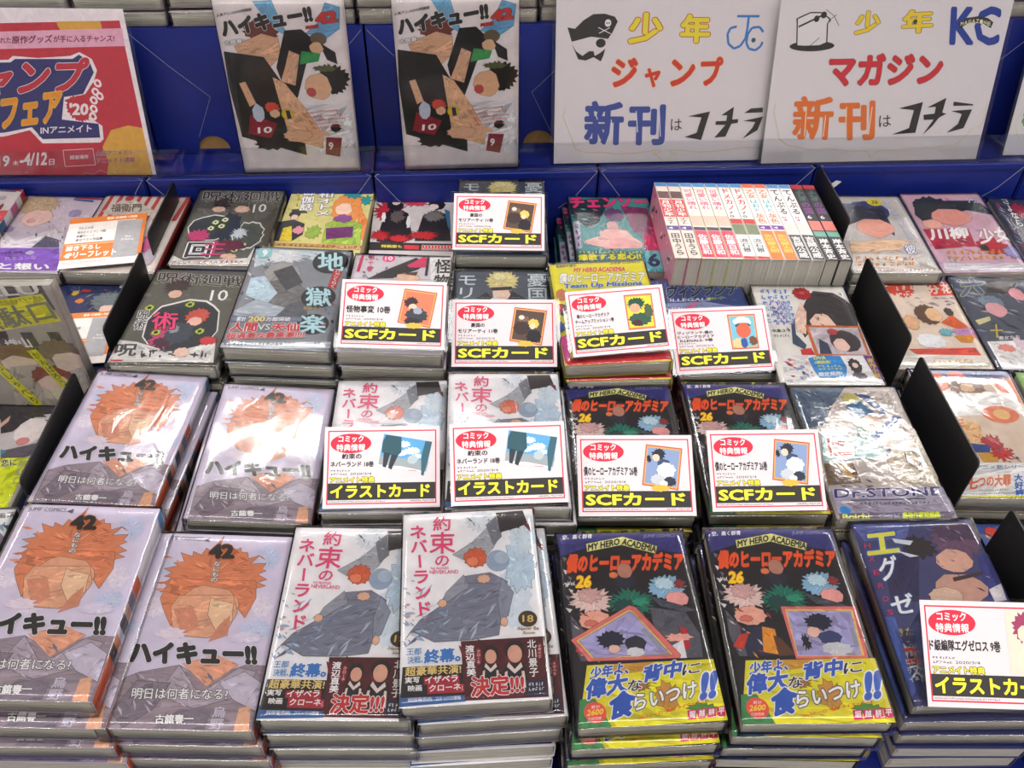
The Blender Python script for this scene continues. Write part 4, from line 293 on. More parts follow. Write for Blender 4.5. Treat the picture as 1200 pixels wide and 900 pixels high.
'poem': {'bg': (220,180,200),'spine': ((200,190,200),()),'e': (('K',30,((236,210,220),(196,140,170),(226,160,190),(180,180,210)),-0.2,5.1,95.2,166.2,22,4,0.6,3),('S',(50,56,70),34.9,31.8,28.5,26.2,14,0.2,4,0),('P',(50,56,70),((13.7,16.6),(101.9,17.7),(120.1,54.8),(80.3,39.7),(10.6,64.2),(4.7,49.7))),('S',(240,170,160),52.5,55.8,28,20.4,10,0.1,5,0),('S',(246,190,176),20.9,71.4,15,10.6,9,0.1,6,0),('P',(190,50,80),((4.5,81.8),(66.1,82.6),(62.2,120.2),(5.8,126.1))),('K',10,((230,225,230),(150,40,60)),12.9,106,52.6,123.4,12,4,0.5,5),('S',(196,40,60),83,120.4,20.8,20.2,12,0.25,6,0),('S',(60,40,50),72.3,123.6,5.4,8,28,0,0,0),('T','川柳',(6.1,107.6),(60.3,103.2),(10.9,81.9),(245,243,245),0.05,((200,90,120),0.08)),('T','少女',(69.7,116.9),(114.2,110.7),(76.7,82.7),(245,243,245),0.05,((200,90,120),0.08)),('T','12',(88.8,23.2),(104.2,23.4),(92.7,10),(180,190,220),0.02,None),('G',(17.6,127.9),(92.8,127.2),(13.4,150.7),(240,180,60),2,9,3),('P',(230,224,236),((5.6,155.4),(117.5,156.9),(114.7,172.8),(1.9,171.2))),('G',(10.5,147.4),(28.9,147.7),(9.4,161.9),(245,243,245),2,3,3),('S',(170,160,210),104.5,134,12.4,16.6,12,0.5,6,0))},
'dark_a': {'bg': (60,66,96),'spine': ((60,66,96),()),'e': (('K',30,((90,96,130),(170,60,80),(190,190,206),(40,44,66)),5.7,6,11.9,161.2,18,4,0.9,3),('V','さよなら',(17.8,-3),(29.3,-4),(17.4,70),(245,243,245),0.03,None),('S',(176,50,80),36.4,30.7,13.6,24.2,12,0.4,5,0))},
'quint': {'bg': (232,214,200),'spine': ((206,200,196),()),'e': (('P',(50,60,130),((40.2,0.5),(112.8,-1.1),(113.8,15.6),(36.6,18.6))),('S',(226,90,70),48.3,24,19.8,19.3,20,0.25,4,0),('G',(41.5,7.5),(72.5,4.6),(37.8,42.8),(240,230,226),3,3,3),('P',(222,80,64),((84.8,12.9),(112.4,10.1),(114.7,37.2),(82.7,40))),('T','分',(79.1,36),(95.7,35.2),(82.3,18.4),(244,226,216),0.05,None),('T','花',(97.4,35.2),(110.8,34),(101.4,15.6),(244,226,216),0.05,None),('K',16,((150,140,160),(190,180,196)),47.6,42.8,107.4,58.3,11,4,0.2,2),('S',(110,76,60),66.1,76.5,15.9,20.1,14,0.15,4,0),('S',(240,200,160),73.3,76.5,10.5,13.4,9,0.1,5,0),('P',(222,104,50),((77,91.5),(94.8,76.4),(111.9,108.5),(97.1,106.2))),('S',(74,66,66),93.3,71.3,5.8,8.8,12,0.3,5,0),('P',(200,150,200),((85.5,103.8),(111.4,101.2),(113,118.2),(91.2,123))),('P',(222,150,50),((84.4,115.9),(110.1,113.4),(101.9,127.7),(89.6,127.8))),('S',(120,190,206),77.2,109.9,9.3,8.3,10,0.4,5,0),('S',(236,190,150),42.3,91.6,9.5,15,10,0.2,5,0),('S',(236,236,240),54.9,125.6,18.6,14.4,9,0.2,5,0),('P',(226,90,80),((24.4,139.8),(101.6,137.1),(104,155.5),(33,151.3))),('P',(238,232,224),((13.9,149.1),(108.7,150.9),(107.9,173.4),(-0.3,171.8))),('G',(44,159.2),(93.5,155.6),(41.5,167.1),(240,170,60),1,8,4),('G',(39.1,169.8),(105.2,168.6),(38.1,172.9),(220,206,60),1,14,5))},
'dark_b': {'bg': (84,90,110),'spine': ((180,176,172),()),'e': (('K',34,((60,62,80),(130,140,160),(180,180,190),(50,46,50)),2.1,2.6,62.1,113.6,22,5,0.5,4),('T','六',(2.2,41.5),(34.5,34.1),(14.9,4.5),(90,106,150),0.06,((206,196,120),0.1)),('P',(70,60,60),((48.5,4.9),(90.2,2),(67.3,30.5),(39.4,29.8))),('S',(130,146,166),37.6,48.3,16.8,13.4,12,0.2,4,0),('S',(226,170,176),38.4,63.6,13.3,14.7,10,0.1,5,0),('P',(222,214,160),((4.5,85.9),(25.3,77.1),(24.1,84.6),(6.2,94.3))),('S',(236,170,180),76.2,31.2,10.2,13.7,9,0.15,6,0),('P',(206,190,90),((26.6,91.8),(28.5,91.7),(21.2,116.2),(18.7,116.4))),('P',(206,190,90),((16.9,102.1),(32.3,101.1),(31.7,103.6),(15.9,105.1))),('T','悪女たち',(20.1,121),(46.6,116.9),(22,113.8),(245,243,245),0.02,None),('P',(238,234,236),((4.8,124.3),(50.5,119.1),(51.8,169),(5.5,171.8))),('S',(236,150,140),24.2,134.7,11.1,7.1,9,0.3,6,0),('S',(230,210,220),42.9,126.6,7.9,14.5,9,0.3,7,0))},
'sins': {'bg': (226,206,190),'spine': ((50,60,110),()),'e': (('P',(50,64,130),((1.6,0.7),(111.5,-1.9),(109.6,12.6),(1.2,13.6))),('T','マガジン',(68.8,7.5),(90,6.4),(70.3,3),(150,170,206),0.02,None),('S',(216,60,60),51.5,7.6,11.6,7.1,14,0.3,4,0),('P',(222,110,60),((85.8,11.6),(111.3,11),(109.8,48.2),(92.8,30.3))),('P',(226,84,60),((91.6,14.6),(97.9,13.2),(96.2,27.1),(91.6,27.2))),('S',(230,110,56),28.7,17.7,12,13.5,28,0,0,0),('S',(140,106,86),57.2,24.9,20.6,14,14,0.2,5,0),('S',(226,190,150),57.8,26.4,9.2,6.9,9,0.2,5,0),('P',(240,236,234),((23.2,35),(107.6,33),(104,63.3),(23.8,68.1))),('S',(232,130,90),80.4,64.4,19.2,12,28,0,0,0),('S',(240,200,140),81.5,64.4,8.9,7.2,28,0,0,0),('P',(236,196,150),((31.7,70.8),(54.1,76.1),(48.7,110.2),(33.3,105))),('K',18,((226,140,90),(240,206,160)),31.7,70.8,50.6,104.6,12,5,0.1,4),('S',(190,50,60),57.2,104.5,13,12.5,14,0.4,4,0),('P',(60,80,150),((32.2,105),(54,107.3),(50.5,117),(33.4,117.4))),('P',(206,160,70),((37.2,118.7),(57.5,115.5),(54.7,129.1),(39.8,129.4))),('S',(200,60,60),62.9,118.1,12.9,11.1,14,0.4,6,0),('K',16,((236,220,200),(60,90,160),(150,40,60)),60,90.4,78.1,128.6,8,4,0.7,3),('P',(236,234,234),((22.2,131.4),(100.8,129.7),(86.9,179.9),(0,173.1))),('T','アニメ新シリーズ',(27.8,139.8),(85.2,137.5),(29.4,133.9),(120,134,170),0.03,None),('T','七',(9.7,165.3),(21.5,163.8),(16,151.1),(226,110,70),0.06,None),('T','つの大罪',(22.1,162.2),(56,159.4),(27.7,147.2),(226,130,90),0.05,None),('V','大好評',(64.2,144.3),(73.2,144.1),(55.4,173.1),(56,110,190),0.05,None),('G',(22.2,164.8),(52.8,162.6),(21.5,167.3),(130,130,140),1,12,3),('G',(5.2,169.7),(69.9,166.3),(4.5,171.7),(60,60,70),1,26,3),('P',(226,222,90),((0.4,173.1),(93.1,169.8),(92,177.3),(-2,178.9))),('G',(6.9,173.7),(80.3,171.1),(5.5,177.2),(110,110,40),1,14,3))},
'green': {'bg': (150,190,120),'spine': ((150,190,120),()),'e': (('K',14,((190,210,150),(90,130,80),(226,226,200)),-3,-0.7,7.3,150.5,16,4,0.6,3),)},
'blue': {'bg': (60,86,160),'spine': ((60,86,160),()),'e': (('S',(222,70,60),23.5,10.8,8.4,7.7,8,0.2,4,0),('S',(236,150,60),18.7,14.6,4.2,3.6,8,0.2,4,0),('K',20,((110,140,200),(226,226,236),(40,50,110)),15.7,-3.2,33.5,158,18,4,0.6,4))},
'lilac': {'bg': (214,200,214),'spine': ((220,210,220),((0,12,(60,90,150)),(12,40,(236,236,240)),(60,120,(200,170,210)),(120,174,(150,100,190)))),'e': (('S',(206,180,150),28.8,22.9,27.3,25.7,18,0.2,4,0),('K',16,((222,200,170),(190,160,130)),2.5,9.4,59.8,35.8,16,4,0.8,6),('S',(240,204,196),37.8,54.8,20.1,20.8,10,0.1,5,0),('S',(232,176,176),33.6,61.4,5,5.6,8,0.2,6,0),('P',(236,228,236),((32.6,108.8),(60.2,86.2),(80.4,72.8),(94.6,120.2),(20.9,124.1),(2.5,80.3))),('S',(180,160,206),82.5,41,8.4,9.6,9,0.2,5,0),('P',(100,96,120),((57.5,121.6),(65.3,95.1),(84.9,103),(91.2,119.8))),('K',16,((110,104,130),(190,180,200)),40.9,62.5,92.5,114.4,12,6,0.9,4),('S',(170,150,200),13.6,82.7,6.5,7.8,9,0.3,7,0),('P',(206,40,60),((68.4,2),(107.9,3.7),(108.7,7.1),(69.4,4.7))),('P',(60,110,160),((68.1,6.1),(95.2,7.9),(96.8,12.5),(69.7,9.4))),('P',(150,104,204),((19.6,124.8),(91.6,120.9),(109.2,168),(31.6,172))),('S',(200,190,220),60.4,133,6.3,5.6,9,0.3,4,0),('T','super time',(28,141),(52.4,135.4),(24.7,133.2),(60,40,80),0.02,None),('T','れキュンな',(37.4,151.8),(73.8,146.5),(33.9,143.5),(200,170,230),0.02,None),('T','と想い',(36.9,169.5),(97.3,168.1),(32.5,155.4),(245,243,245),0.05,None))},
'shojo': {'bg': (226,214,216),'spine': ((226,222,228),((0,14,(206,50,70)),(14,28,(235,235,240)),(28,48,(220,120,170)),(70,90,(60,110,150)),(100,174,(206,50,64)))),'e': (('P',(206,50,70),((80.8,-3.9),(107.8,-0.3),(114.9,6.3),(82.6,0.7))),('P',(60,110,160),((83,2.1),(104.1,3.8),(105.3,7.1),(84.3,5.4))),('S',(190,180,200),93.6,21.5,5,5.2,9,0.3,4,0),('S',(120,40,50),98.5,44,3.3,9.5,9,0.3,4,0),('P',(226,100,110),((68.5,52.4),(111.3,51.8),(113.8,76.6),(82.8,89.1))))},
'stripe': {'bg': (226,216,210),'spine': ((210,90,90),()),'e': (('P',(206,84,80),((4.7,63.3),(5.9,0.8),(11,0.6),(10.6,63.1))),('P',(206,84,80),((16.9,62.9),(18.6,0.3),(23.7,0.1),(22.8,62.6))),('P',(206,84,80),((29.1,62.4),(31.3,-0.2),(36.4,-0.4),(35,62.2))),('P',(206,84,80),((41.3,61.9),(44,-0.8),(49.1,-1),(47.3,61.7))),('P',(206,84,80),((53.5,61.4),(56.7,-1.3),(61.8,-1.5),(59.5,61.2))),('P',(206,84,80),((65.8,61),(69.4,-1.8),(74.5,-2),(71.7,60.7))),('P',(206,84,80),((78,60.5),(82.2,-2.4),(87.3,-2.6),(84,60.3))),('P',(206,84,80),((90.3,60),(94.9,-2.9),(100.1,-3.1),(96.3,59.8))),('P',(206,84,80),((102.6,59.5),(107.7,-3.4),(112.8,-3.6),(108.6,59.3))),('P',(222,214,204),((8.1,40.4),(29.8,2.5),(73.5,35.2),(71.6,48.1),(16,47.7))),('T','福衛門',(18.2,41.5),(57.8,38.9),(13.3,21.9),(110,80,80),0.02,None),('S',(200,80,80),33.2,7.8,5.6,6.4,28,0,0,0),('S',(206,90,150),89.3,108.8,10.6,28.6,9,0.3,3,0),('S',(196,186,196),96,140.9,10.4,22.7,9,0.3,4,0))},
'hair': {'bg': (170,174,166),'spine': ((226,222,228),((0,12,(206,50,70)),(14,40,(235,235,240)),(40,60,(206,80,150)))),'e': (('K',40,((110,120,116),(200,206,196),(140,150,146),(222,220,190)),35.8,4.8,110,45.6,26,4,0.9,8),('P',(206,50,66),((69.2,5.6),(116.5,10),(118,15.2),(70.3,9))),('P',(226,226,236),((69,9.8),(95.3,13.3),(96.6,17.6),(71.7,15.6))),('P',(60,100,150),((95.8,14.7),(117.2,18),(118.3,21.4),(97.1,19))),('S',(236,206,180),94,34.2,11,9.5,9,0.1,4,0))},
'navy': {'bg': (44,58,104),'spine': ((50,60,100),()),'e': (('K',30,((80,104,160),(30,40,76),(150,60,80),(110,130,180)),0.3,19,107.3,73.6,14,4,0.7,3),('S',(230,190,70),30.2,35.2,4.8,6,9,0.3,3,0),('S',(226,140,80),40.8,50.2,6,5.9,9,0.3,4,0),('S',(190,60,70),41.8,30.5,8.1,4,9,0.3,5,0),('S',(120,130,136),76.9,48.9,24,21.9,16,0.25,4,0),('K',14,((160,170,174),(90,98,106)),47.9,30.2,100.2,64.2,14,8,2.4,6),('S',(236,206,190),79.9,63.6,11.9,8.4,9,0.1,6,0),('P',(226,226,236),((77.5,14.1),(91.8,13.4),(92.7,22.4),(79.2,22.4))))},
'talk': {'bg': (176,168,164),'spine': ((176,168,164),()),'e': (('P',(96,86,90),((26,0),(38,0),(42,30),(30,30))),('P',(96,86,90),((53,0),(65,0),(69,30),(57,30))),('P',(96,86,90),((80,0),(92,0),(96,30),(84,30))),('P',(96,86,90),((107,0),(119,0),(123,30),(111,30))),('P',(90,82,86),((50,58),(62,58),(66,86),(54,86))),('P',(90,82,86),((77,58),(89,58),(93,86),(81,86))),('P',(90,82,86),((104,58),(116,58),(120,86),(108,86))),('P',(226,220,60),((0,28),(116,10),(124,44),(0,66))),('T','無駄口',(36,60),(122,42),(32,34),(140,140,120),0.03,None),('G',(70,18),(114,12),(72,22),(150,150,60),1,9,3),('T','ILLU',(56,14),(116,10),(54,2),(226,222,218),0.03,None),('P',(70,60,60),((0,62),(64,56),(64,64),(0,72))),('T','横山',(58,82),(84,78),(56,68),(245,243,245),0.03,None),('S',(140,110,70),62,86,24,14,12,0.2,4,0),('S',(228,206,190),62,100,20,12,9,0.1,4,0),('P',(190,180,170),((50,104),(90,100),(110,182),(30,182))),('S',(150,80,60),92,118,25,17,14,0.18,5,0),('S',(232,208,196),90,128,20,12,9,0.1,5,0),('S',(140,120,110),108,84,22,18,12,0.2,6,0),('S',(234,214,204),114,98,18,14,9,0.1,6,0),('P',(222,216,190),((80,138),(128,132),(128,182),(90,182))),('S',(206,180,160),100,150,14,12,9,0.3,4,0),('P',(216,208,204),((110,110),(128,104),(128,150),(116,140))),('K',20,((60,54,60),(120,170,200),(206,200,190),(190,90,100)),40,130,125,180,6,4,0.8,3),('P',(222,218,50),((76,82),(86,80),(104,132),(94,134))),('V','がんばろう',(78,84),(86,83),(96,132),(70,70,40),0.01,None),('P',(222,218,50),((30,96),(40,94),(66,158),(56,160))),('V','おしゃべり',(31,98),(40,97),(57,158),(70,70,40),0.01,None))},
'dark_l': {'bg': (206,198,200),'spine': ((206,200,200),((0,20,(226,220,60)),(60,90,(90,90,100)),(110,130,(40,120,130)),(130,174,(216,214,216)))),'e': (('S',(66,60,66),70.3,27.4,40,21.5,20,0.2,4,0),('P',(66,60,66),((44.2,7.5),(115.8,12),(121,21.9),(108.2,34.5),(88.3,37.3),(76.1,61.7),(65,64.5))),('K',16,((86,80,86),(50,44,50)),45.4,10.8,121.6,50.4,22,4,0.5,6),('S',(236,226,226),94.6,62.1,16.5,21.7,10,0.12,5,0),('S',(226,150,150),91.6,77,6.9,6,8,0.1,3,0),('S',(226,150,140),114.1,26.6,4.2,6.5,8,0.2,4,0),('P',(222,180,160),((59.4,49.2),(65.3,36.9),(66.5,46.2),(61.6,55.4))),('P',(110,104,116),((74.7,91.3),(114,77.5),(114.8,92.1),(101.7,100.4),(78.4,101.3))),('P',(60,150,170),((73.6,88.3),(80.7,91.4),(76.8,97))),('P',(226,224,52),((80.7,8.8),(112.7,5.4),(112.4,14.6),(82.2,16.4))),('P',(206,60,60),((110.1,6),(117.2,6.1),(119.1,8.8),(112,9.3))),('P',(226,226,236),((111.2,9.3),(119.7,9.5),(120.3,16),(112.6,15.2))),('P',(222,232,44),((29.2,101.1),(107.6,101.4),(109,172.9),(48.3,171.3))),('T','恋に',(83,114.1),(98.3,112.2),(79.3,103.9),(60,60,50),0.03,((245,243,245),0.07)),('V','無駄口',(97.5,104.3),(106.9,104),(102,139),(170,170,130),0.02,None),('G',(46,118.8),(85,119.7),(55.4,161.4),(90,90,50),3,4,3))},
'white_l': {'bg': (226,224,226),'spine': ((90,90,96),()),'e': (('T','漫画系',(89.9,12.1),(114,9.9),(87.6,5.5),(60,60,66),0.02,None),('T','パッ',(103,28.4),(116.4,26),(100.6,16.7),(40,150,170),0.04,None),('S',(140,130,150),103.6,39.9,14.2,11.6,10,0.3,4,0),('K',20,((150,140,160),(90,80,100)),67.2,18,122.9,64.8,14,4,0.5,3))},
'dvd': {'bg': (240,230,234),'spine': ((240,230,234),()),'e': (('P',(120,180,220),((47.9,2),(70.7,0.7),(77.5,24.2),(85,43.5),(75.5,38.3),(58,18.7))),('P',(110,170,215),((133.7,3.3),(151,8.7),(148.2,34.5),(131.3,45.7),(106.2,39.7),(123.3,26.3))),('S',(120,60,56),52.6,37.3,22.8,16.4,16,0.25,4,0),('P',(226,180,150),((16.7,54.7),(52.3,39.6),(71.9,45.3),(72.7,67.2),(50.5,85.7),(20.2,64.5))),('P',(40,40,38),((2.9,61.2),(50.5,68.5),(66.9,99.1),(72.6,135.3),(85.9,157.1),(85.8,200.4),(5.1,173.3),(0.9,103))),('P',(30,28,32),((80.9,36.2),(101.6,34.8),(120.1,52.4),(101.3,78.5),(85.2,120.5),(73.6,127.5),(64.2,81.5))),('P',(34,30,34),((120.4,50),(139.8,63.1),(140.8,78),(128.3,72.4))),('S',(110,96,76),120.9,46.4,10.3,7.6,12,0.1,4,0),('S',(226,186,150),117,57.1,9.3,7.2,9,0.1,5,0),('P',(60,160,90),((98.2,61.1),(121.3,64.7),(117.5,74.3),(93.4,78.1))),('P',(226,180,150),((82.8,60.3),(95,65.8),(84.6,105.1),(66.9,99.1),(74.6,82))),('S',(34,30,30),133.4,97.7,21.3,20.9,18,0.22,5,0),('S',(232,186,152),113.6,106.7,17.5,17.6,10,0.1,6,0),('S',(200,80,80),103.4,113.8,6.4,6.1,8,0.1,3,0),('S',(90,96,56),124.4,83.4,15.8,5.4,12,0.4,6,0),('P',(226,222,230),((83.9,130.7),(148.8,129.3),(153.5,163.9),(152.2,204.8),(102.6,198.7),(86.5,151.8))),('P',(232,186,152),((57.2,93.6),(71.8,101.9),(93.9,136.5),(111.3,172),(109.1,190.9),(66.9,177.3),(61.9,134.6))),('P',(150,40,56),((20.8,142.6),(53.7,155.1),(42.6,175.7),(14,168.5))),('S',(200,206,226),31.7,140.6,7.9,12.8,9,0.1,4,0),('S',(222,84,66),50.8,134,10.6,8.7,12,0.3,7,0),('S',(232,190,160),52.9,141.9,6.9,6.2,8,0.1,6,0),('P',(226,180,150),((14.2,101.3),(22.4,99.2),(31.1,127.7),(22.4,132.3))),('S',(226,196,60),68.8,142.9,8,7.2,14,0.05,4,0),('P',(60,50,80),((66.9,137.5),(72.2,137.8),(73.5,148.4),(68,149.4))),('S',(34,32,36),128.9,162.4,7.6,6.4,12,0.3,8,0),('P',(140,40,56),((115.1,175),(135.6,176.3),(129.9,203.3),(110.9,199.3))),('P',(226,180,150),((88.2,159.9),(117.4,167),(122.2,172.7),(103.1,171.5))),('S',(50,44,44),41.4,183.8,24.3,9.1,10,0.3,9,0),('S',(226,180,150),78.4,172.6,21.7,9.6,9,0.2,9,0),('T','人気アニメDVD同梱版',(2.5,19.9),(45.8,12.5),(2.6,16.2),(28,26,30),0.02),('T','ハイキュー!!',(5.7,44.6),(118.2,26),(3.9,23.3),(40,38,42),0.095,((245,243,245),0.125)),('T','42',(120.3,29.9),(147.8,25.9),(119.4,15.7),(206,50,50),0.09,((28,26,30),0.12)),('T','同梱版',(107.3,35),(123.5,32.9),(107.3,30.7),(206,50,50),0.05,((28,26,30),0.1)),('T','古舘春一',(6.1,54.2),(35.4,49.6),(5.6,48.4),(245,243,245),0.04,((28,26,30),0.11)),('T','10',(26.1,168.8),(45.1,167.8),(27.4,160.1),(245,243,245),0.03),('T','9',(115.8,192.7),(122.2,193.1),(117.1,181.9),(245,243,245),0.03),('G',(93.6,139.1),(134.5,135.8),(93.1,143),(206,70,40),1,15,0),('G',(94.5,144.4),(139.4,141.3),(94,148.3),(206,70,40),1,15,1),('G',(95.5,149.7),(144.2,146.9),(95,153.7),(206,70,40),1,15,2),('G',(96.4,155.1),(132.8,151.5),(95.9,159),(206,70,40),1,15,3),('G',(97.4,160.5),(137.7,157.1),(96.9,164.4),(206,70,40),1,15,4))}}
POSE = {'volley_a': [-0.3985, 0.5123, 0.7703, -0.0547, 0.0016, 0.0246], 'volley_b': [-0.2567, 0.494, 0.7693, -0.0021, 0.0036, 0.0603], 'volley_c': [-0.3833, 0.312, 0.797, -0.0197, 0.011, 0.0282], 'volley_d': [-0.2714, 0.3009, 0.7721, -0.0189, 0.0079, 0.0275], 'never_e': [-0.1566, 0.3037, 0.7769, -0.0157, 0.0054, 0.0], 'never_f': [-0.0522, 0.3043, 0.7917, 0.0441, 0.018, -0.0274], 'hero_g': [0.0778, 0.2941, 0.7786, 0.0304, 0.0139, -0.0115], 'hero_h': [0.1977, 0.2926, 0.7865, -0.0211, 0.0184, -0.0432], 'hexa': [0.3463, 0.3199, 0.7569, -0.0042, 0.0416, -0.0607], 'never_r3': [-0.138, 0.4984, 0.7713, 0.0121, 0.0014, -0.0002], 'never_r3b': [-0.0246, 0.4889, 0.7894, 0.0062, 0.0102, -0.0053], 'hero_r3': [0.093, 0.4995, 0.766, -0.0093, 0.0065, -0.007], 'hero_r3b': [0.218, 0.5013, 0.7669, -0.0071, 0.0075, -0.0134], 'stone': [0.3338, 0.4946, 0.7689, -0.0046, 0.0084, -0.0202], 'jujutsu_r2': [-0.3796, 0.6868, 0.7784, -0.0327, -0.0304, -0.01], 'hell': [-0.2617, 0.6933, 0.7969, -0.0314, 0.0262, 0.0127], 'kemono': [-0.1448, 0.6907, 0.7954, -0.0271, 0.0012, 0.0038], 'mori_r2': [-0.0272, 0.6865, 0.7713, -0.0168, 0.0288, -0.0202], 'team': [0.0935, 0.6731, 0.7941, 0.0374, 0.0188, -0.0428], 'vigil': [0.2242, 0.7012, 0.7572, 0.0467, -0.003, 0.0048], 'flower': [0.3286, 0.6774, 0.766, -0.0361, 0.0067, -0.0338], 'jujutsu_r1': [-0.3703, 0.881, 0.7641, -0.002, 0.0042, 0.0], 'kimono': [-0.2596, 0.9111, 0.7524, -0.031, -0.0028, -0.0014], 'redblack': [-0.1375, 0.9244, 0.7402, 0.0261, -0.0107, -0.0013], 'mori_r1': [-0.0253, 0.8751, 0.7883, -0.0245, 0.0028, -0.0269], 'chain': [0.1309, 0.8968, 0.7526, 0.0088, 0.0083, 0.0023], 'cat': [0.4694, 0.8807, 0.7665, -0.0253, 0.0263, -0.0287], 'poem': [0.6006, 0.9029, 0.7546, -0.0046, 0.0582, -0.0309], 'dark_r1': [0.7177, 0.9029, 0.7548, -0.0589, 0.0328, 0.0001], 'quint': [0.4779, 0.7264, 0.7464, -0.0428, 0.0097, -0.0459], 'dark_r2': [0.5922, 0.7186, 0.7531, -0.0488, 0.0185, 0.0], 'sins': [0.4776, 0.5411, 0.7456, -0.0409, 0.0639, -0.0262], 'green': [0.5902, 0.5389, 0.7529, -0.0901, 0.0157, 0.0], 'blue_r4': [0.4845, 0.353, 0.72, -0.01, 0.0, 0.0], 'lilac': [-0.6131, 0.8806, 0.7513, -0.027, -0.0039, 0.0004], 'shojo': [-0.7099, 0.8693, 0.7647, 0.0179, -0.0012, 0.0002], 'stripe': [-0.5021, 0.8817, 0.7529, -0.0206, 0.0052, -0.0071], 'hair': [-0.6242, 0.733, 0.7373, 0.0482, -0.0218, 0.0025], 'navy': [-0.5166, 0.7256, 0.7345, -0.0373, -0.0018, -0.0043], 'talk': [-0.4942, 0.6343, 0.7519, 0.5921, 0.0098, -0.0015], 'dark_l': [-0.5611, 0.5429, 0.7107, 0.0323, -0.0384, 0.0055], 'white_l': [-0.5379, 0.3614, 0.7302, 0.0344, -0.0168, 0.0033]}
STAND = {'poster':[[0.99966, -0.01044, 0.02387, -0.73018], [0.0254, 0.18577, -0.98226, 1.06919], [0.00582, 0.98254, 0.18598, 0.77002], [0.0, 0.0, 0.0, 1.0]],
'sign1':[[0.99925, -0.03267, 0.02096, 0.10836], [0.02914, 0.2748, -0.96106, 1.09841], [0.02564, 0.96095, 0.27555, 0.78803], [0.0, 0.0, 0.0, 1.0]],
'sign2':[[0.99916, -0.03478, 0.02148, 0.39774], [0.02978, 0.25933, -0.96533, 1.09623], [0.02801, 0.96516, 0.26015, 0.79545], [0.0, 0.0, 0.0, 1.0]],
'sign3':[[0.99925, -0.03192, 0.02208, 0.7493], [0.02914, 0.24109, -0.97006, 1.11672], [0.02564, 0.96998, 0.24184, 0.80448], [0.0, 0.0, 0.0, 1.0]],
'dvd1':[[0.9994, -0.02079, 0.02784, -0.31303], [0.02883, 0.04909, -0.99838, 1.09135], [0.01939, 0.99858, 0.04966, 0.77653], [0.0, 0.0, 0.0, 1.0]],
'dvd2':[[0.99906, -0.03315, 0.02806, -0.09664], [0.0294, 0.04059, -0.99874, 1.0977], [0.03197, 0.99863, 0.04152, 0.7822], [0.0, 0.0, 0.0, 1.0]],
'talk':[[0.99955, -0.02998, -0.0, -0.53655], [0.0006, 0.01999, -0.9998, 0.71332], [0.02997, 0.99935, 0.02, 0.682], [0.0, 0.0, 0.0, 1.0]]}
CARDS = {'kemono':([[0.99969, 0.02306, -0.00892, -0.14127], [-0.02444, 0.8667, -0.49822, 0.69053], [-0.00376, 0.49829, 0.867, 0.80085], [0.0, 0.0, 0.0, 1.0]],0.1102,0.0759,0.5204),
'mori_r1':([[0.99905, 0.01629, -0.04053, -0.02711], [-0.03444, 0.86442, -0.50159, 0.87773], [0.02686, 0.50251, 0.86415, 0.79372], [0.0, 0.0, 0.0, 1.0]],0.1102,0.0757,0.5237),
'mori_r2':([[0.99974, -0.00193, -0.02272, -0.02387], [-0.01027, 0.85128, -0.52461, 0.68816], [0.02035, 0.52471, 0.85104, 0.7769], [0.0, 0.0, 0.0, 1.0]],0.1116,0.0754,0.5239),
'team':([[0.9942, -0.10674, 0.01312, 0.10247], [0.0982, 0.85127, -0.51546, 0.6784], [0.04385, 0.51376, 0.85681, 0.80009], [0.0, 0.0, 0.0, 1.0]],0.1049,0.0724,0.524),
'vigil':([[0.99603, -0.07443, 0.04876, 0.21935], [0.08884, 0.8621, -0.49889, 0.69435], [-0.0049, 0.50125, 0.86529, 0.76273], [0.0, 0.0, 0.0, 1.0]],0.1114,0.0757,0.5279),
'never_r3':([[0.99967, -0.02229, 0.01264, -0.13401], [0.02562, 0.86548, -0.50029, 0.49799], [0.00022, 0.50045, 0.86577, 0.77681], [0.0, 0.0, 0.0, 1.0]],0.1045,0.0751,0.5227),
'never_r3b':([[0.99907, -0.03977, 0.01693, -0.01901], [0.04285, 0.85984, -0.50877, 0.48697], [0.00568, 0.50902, 0.86074, 0.79496], [0.0, 0.0, 0.0, 1.0]],0.1035,0.0735,0.524),
'hero_r3':([[0.99997, -0.00568, -0.00492, 0.09564], [0.00241, 0.86224, -0.50649, 0.49447], [0.00712, 0.50646, 0.86223, 0.7715], [0.0, 0.0, 0.0, 1.0]],0.1074,0.075,0.5247),
'hero_r3b':([[0.99986, -0.01564, -0.00644, 0.21861], [0.01021, 0.86125, -0.50808, 0.49926], [0.01349, 0.50794, 0.86129, 0.77239], [0.0, 0.0, 0.0, 1.0]],0.106,0.0761,0.5256),
'hexa':([[0.9957, 0.03005, -0.0876, 0.35376], [-0.07242, 0.84229, -0.53414, 0.31645], [0.05773, 0.53819, 0.84084, 0.76276], [0.0, 0.0, 0.0, 1.0]],0.104,0.0804,0.5237)}
LF = Matrix([[0.99925, -0.02915, -0.02563, 0.0], [0.02914, 0.99958, -0.00075, 1.07549], [0.02564, 0.0, 0.99967, 0.78474], [0.0, 0.0, 0.0, 1.0]])

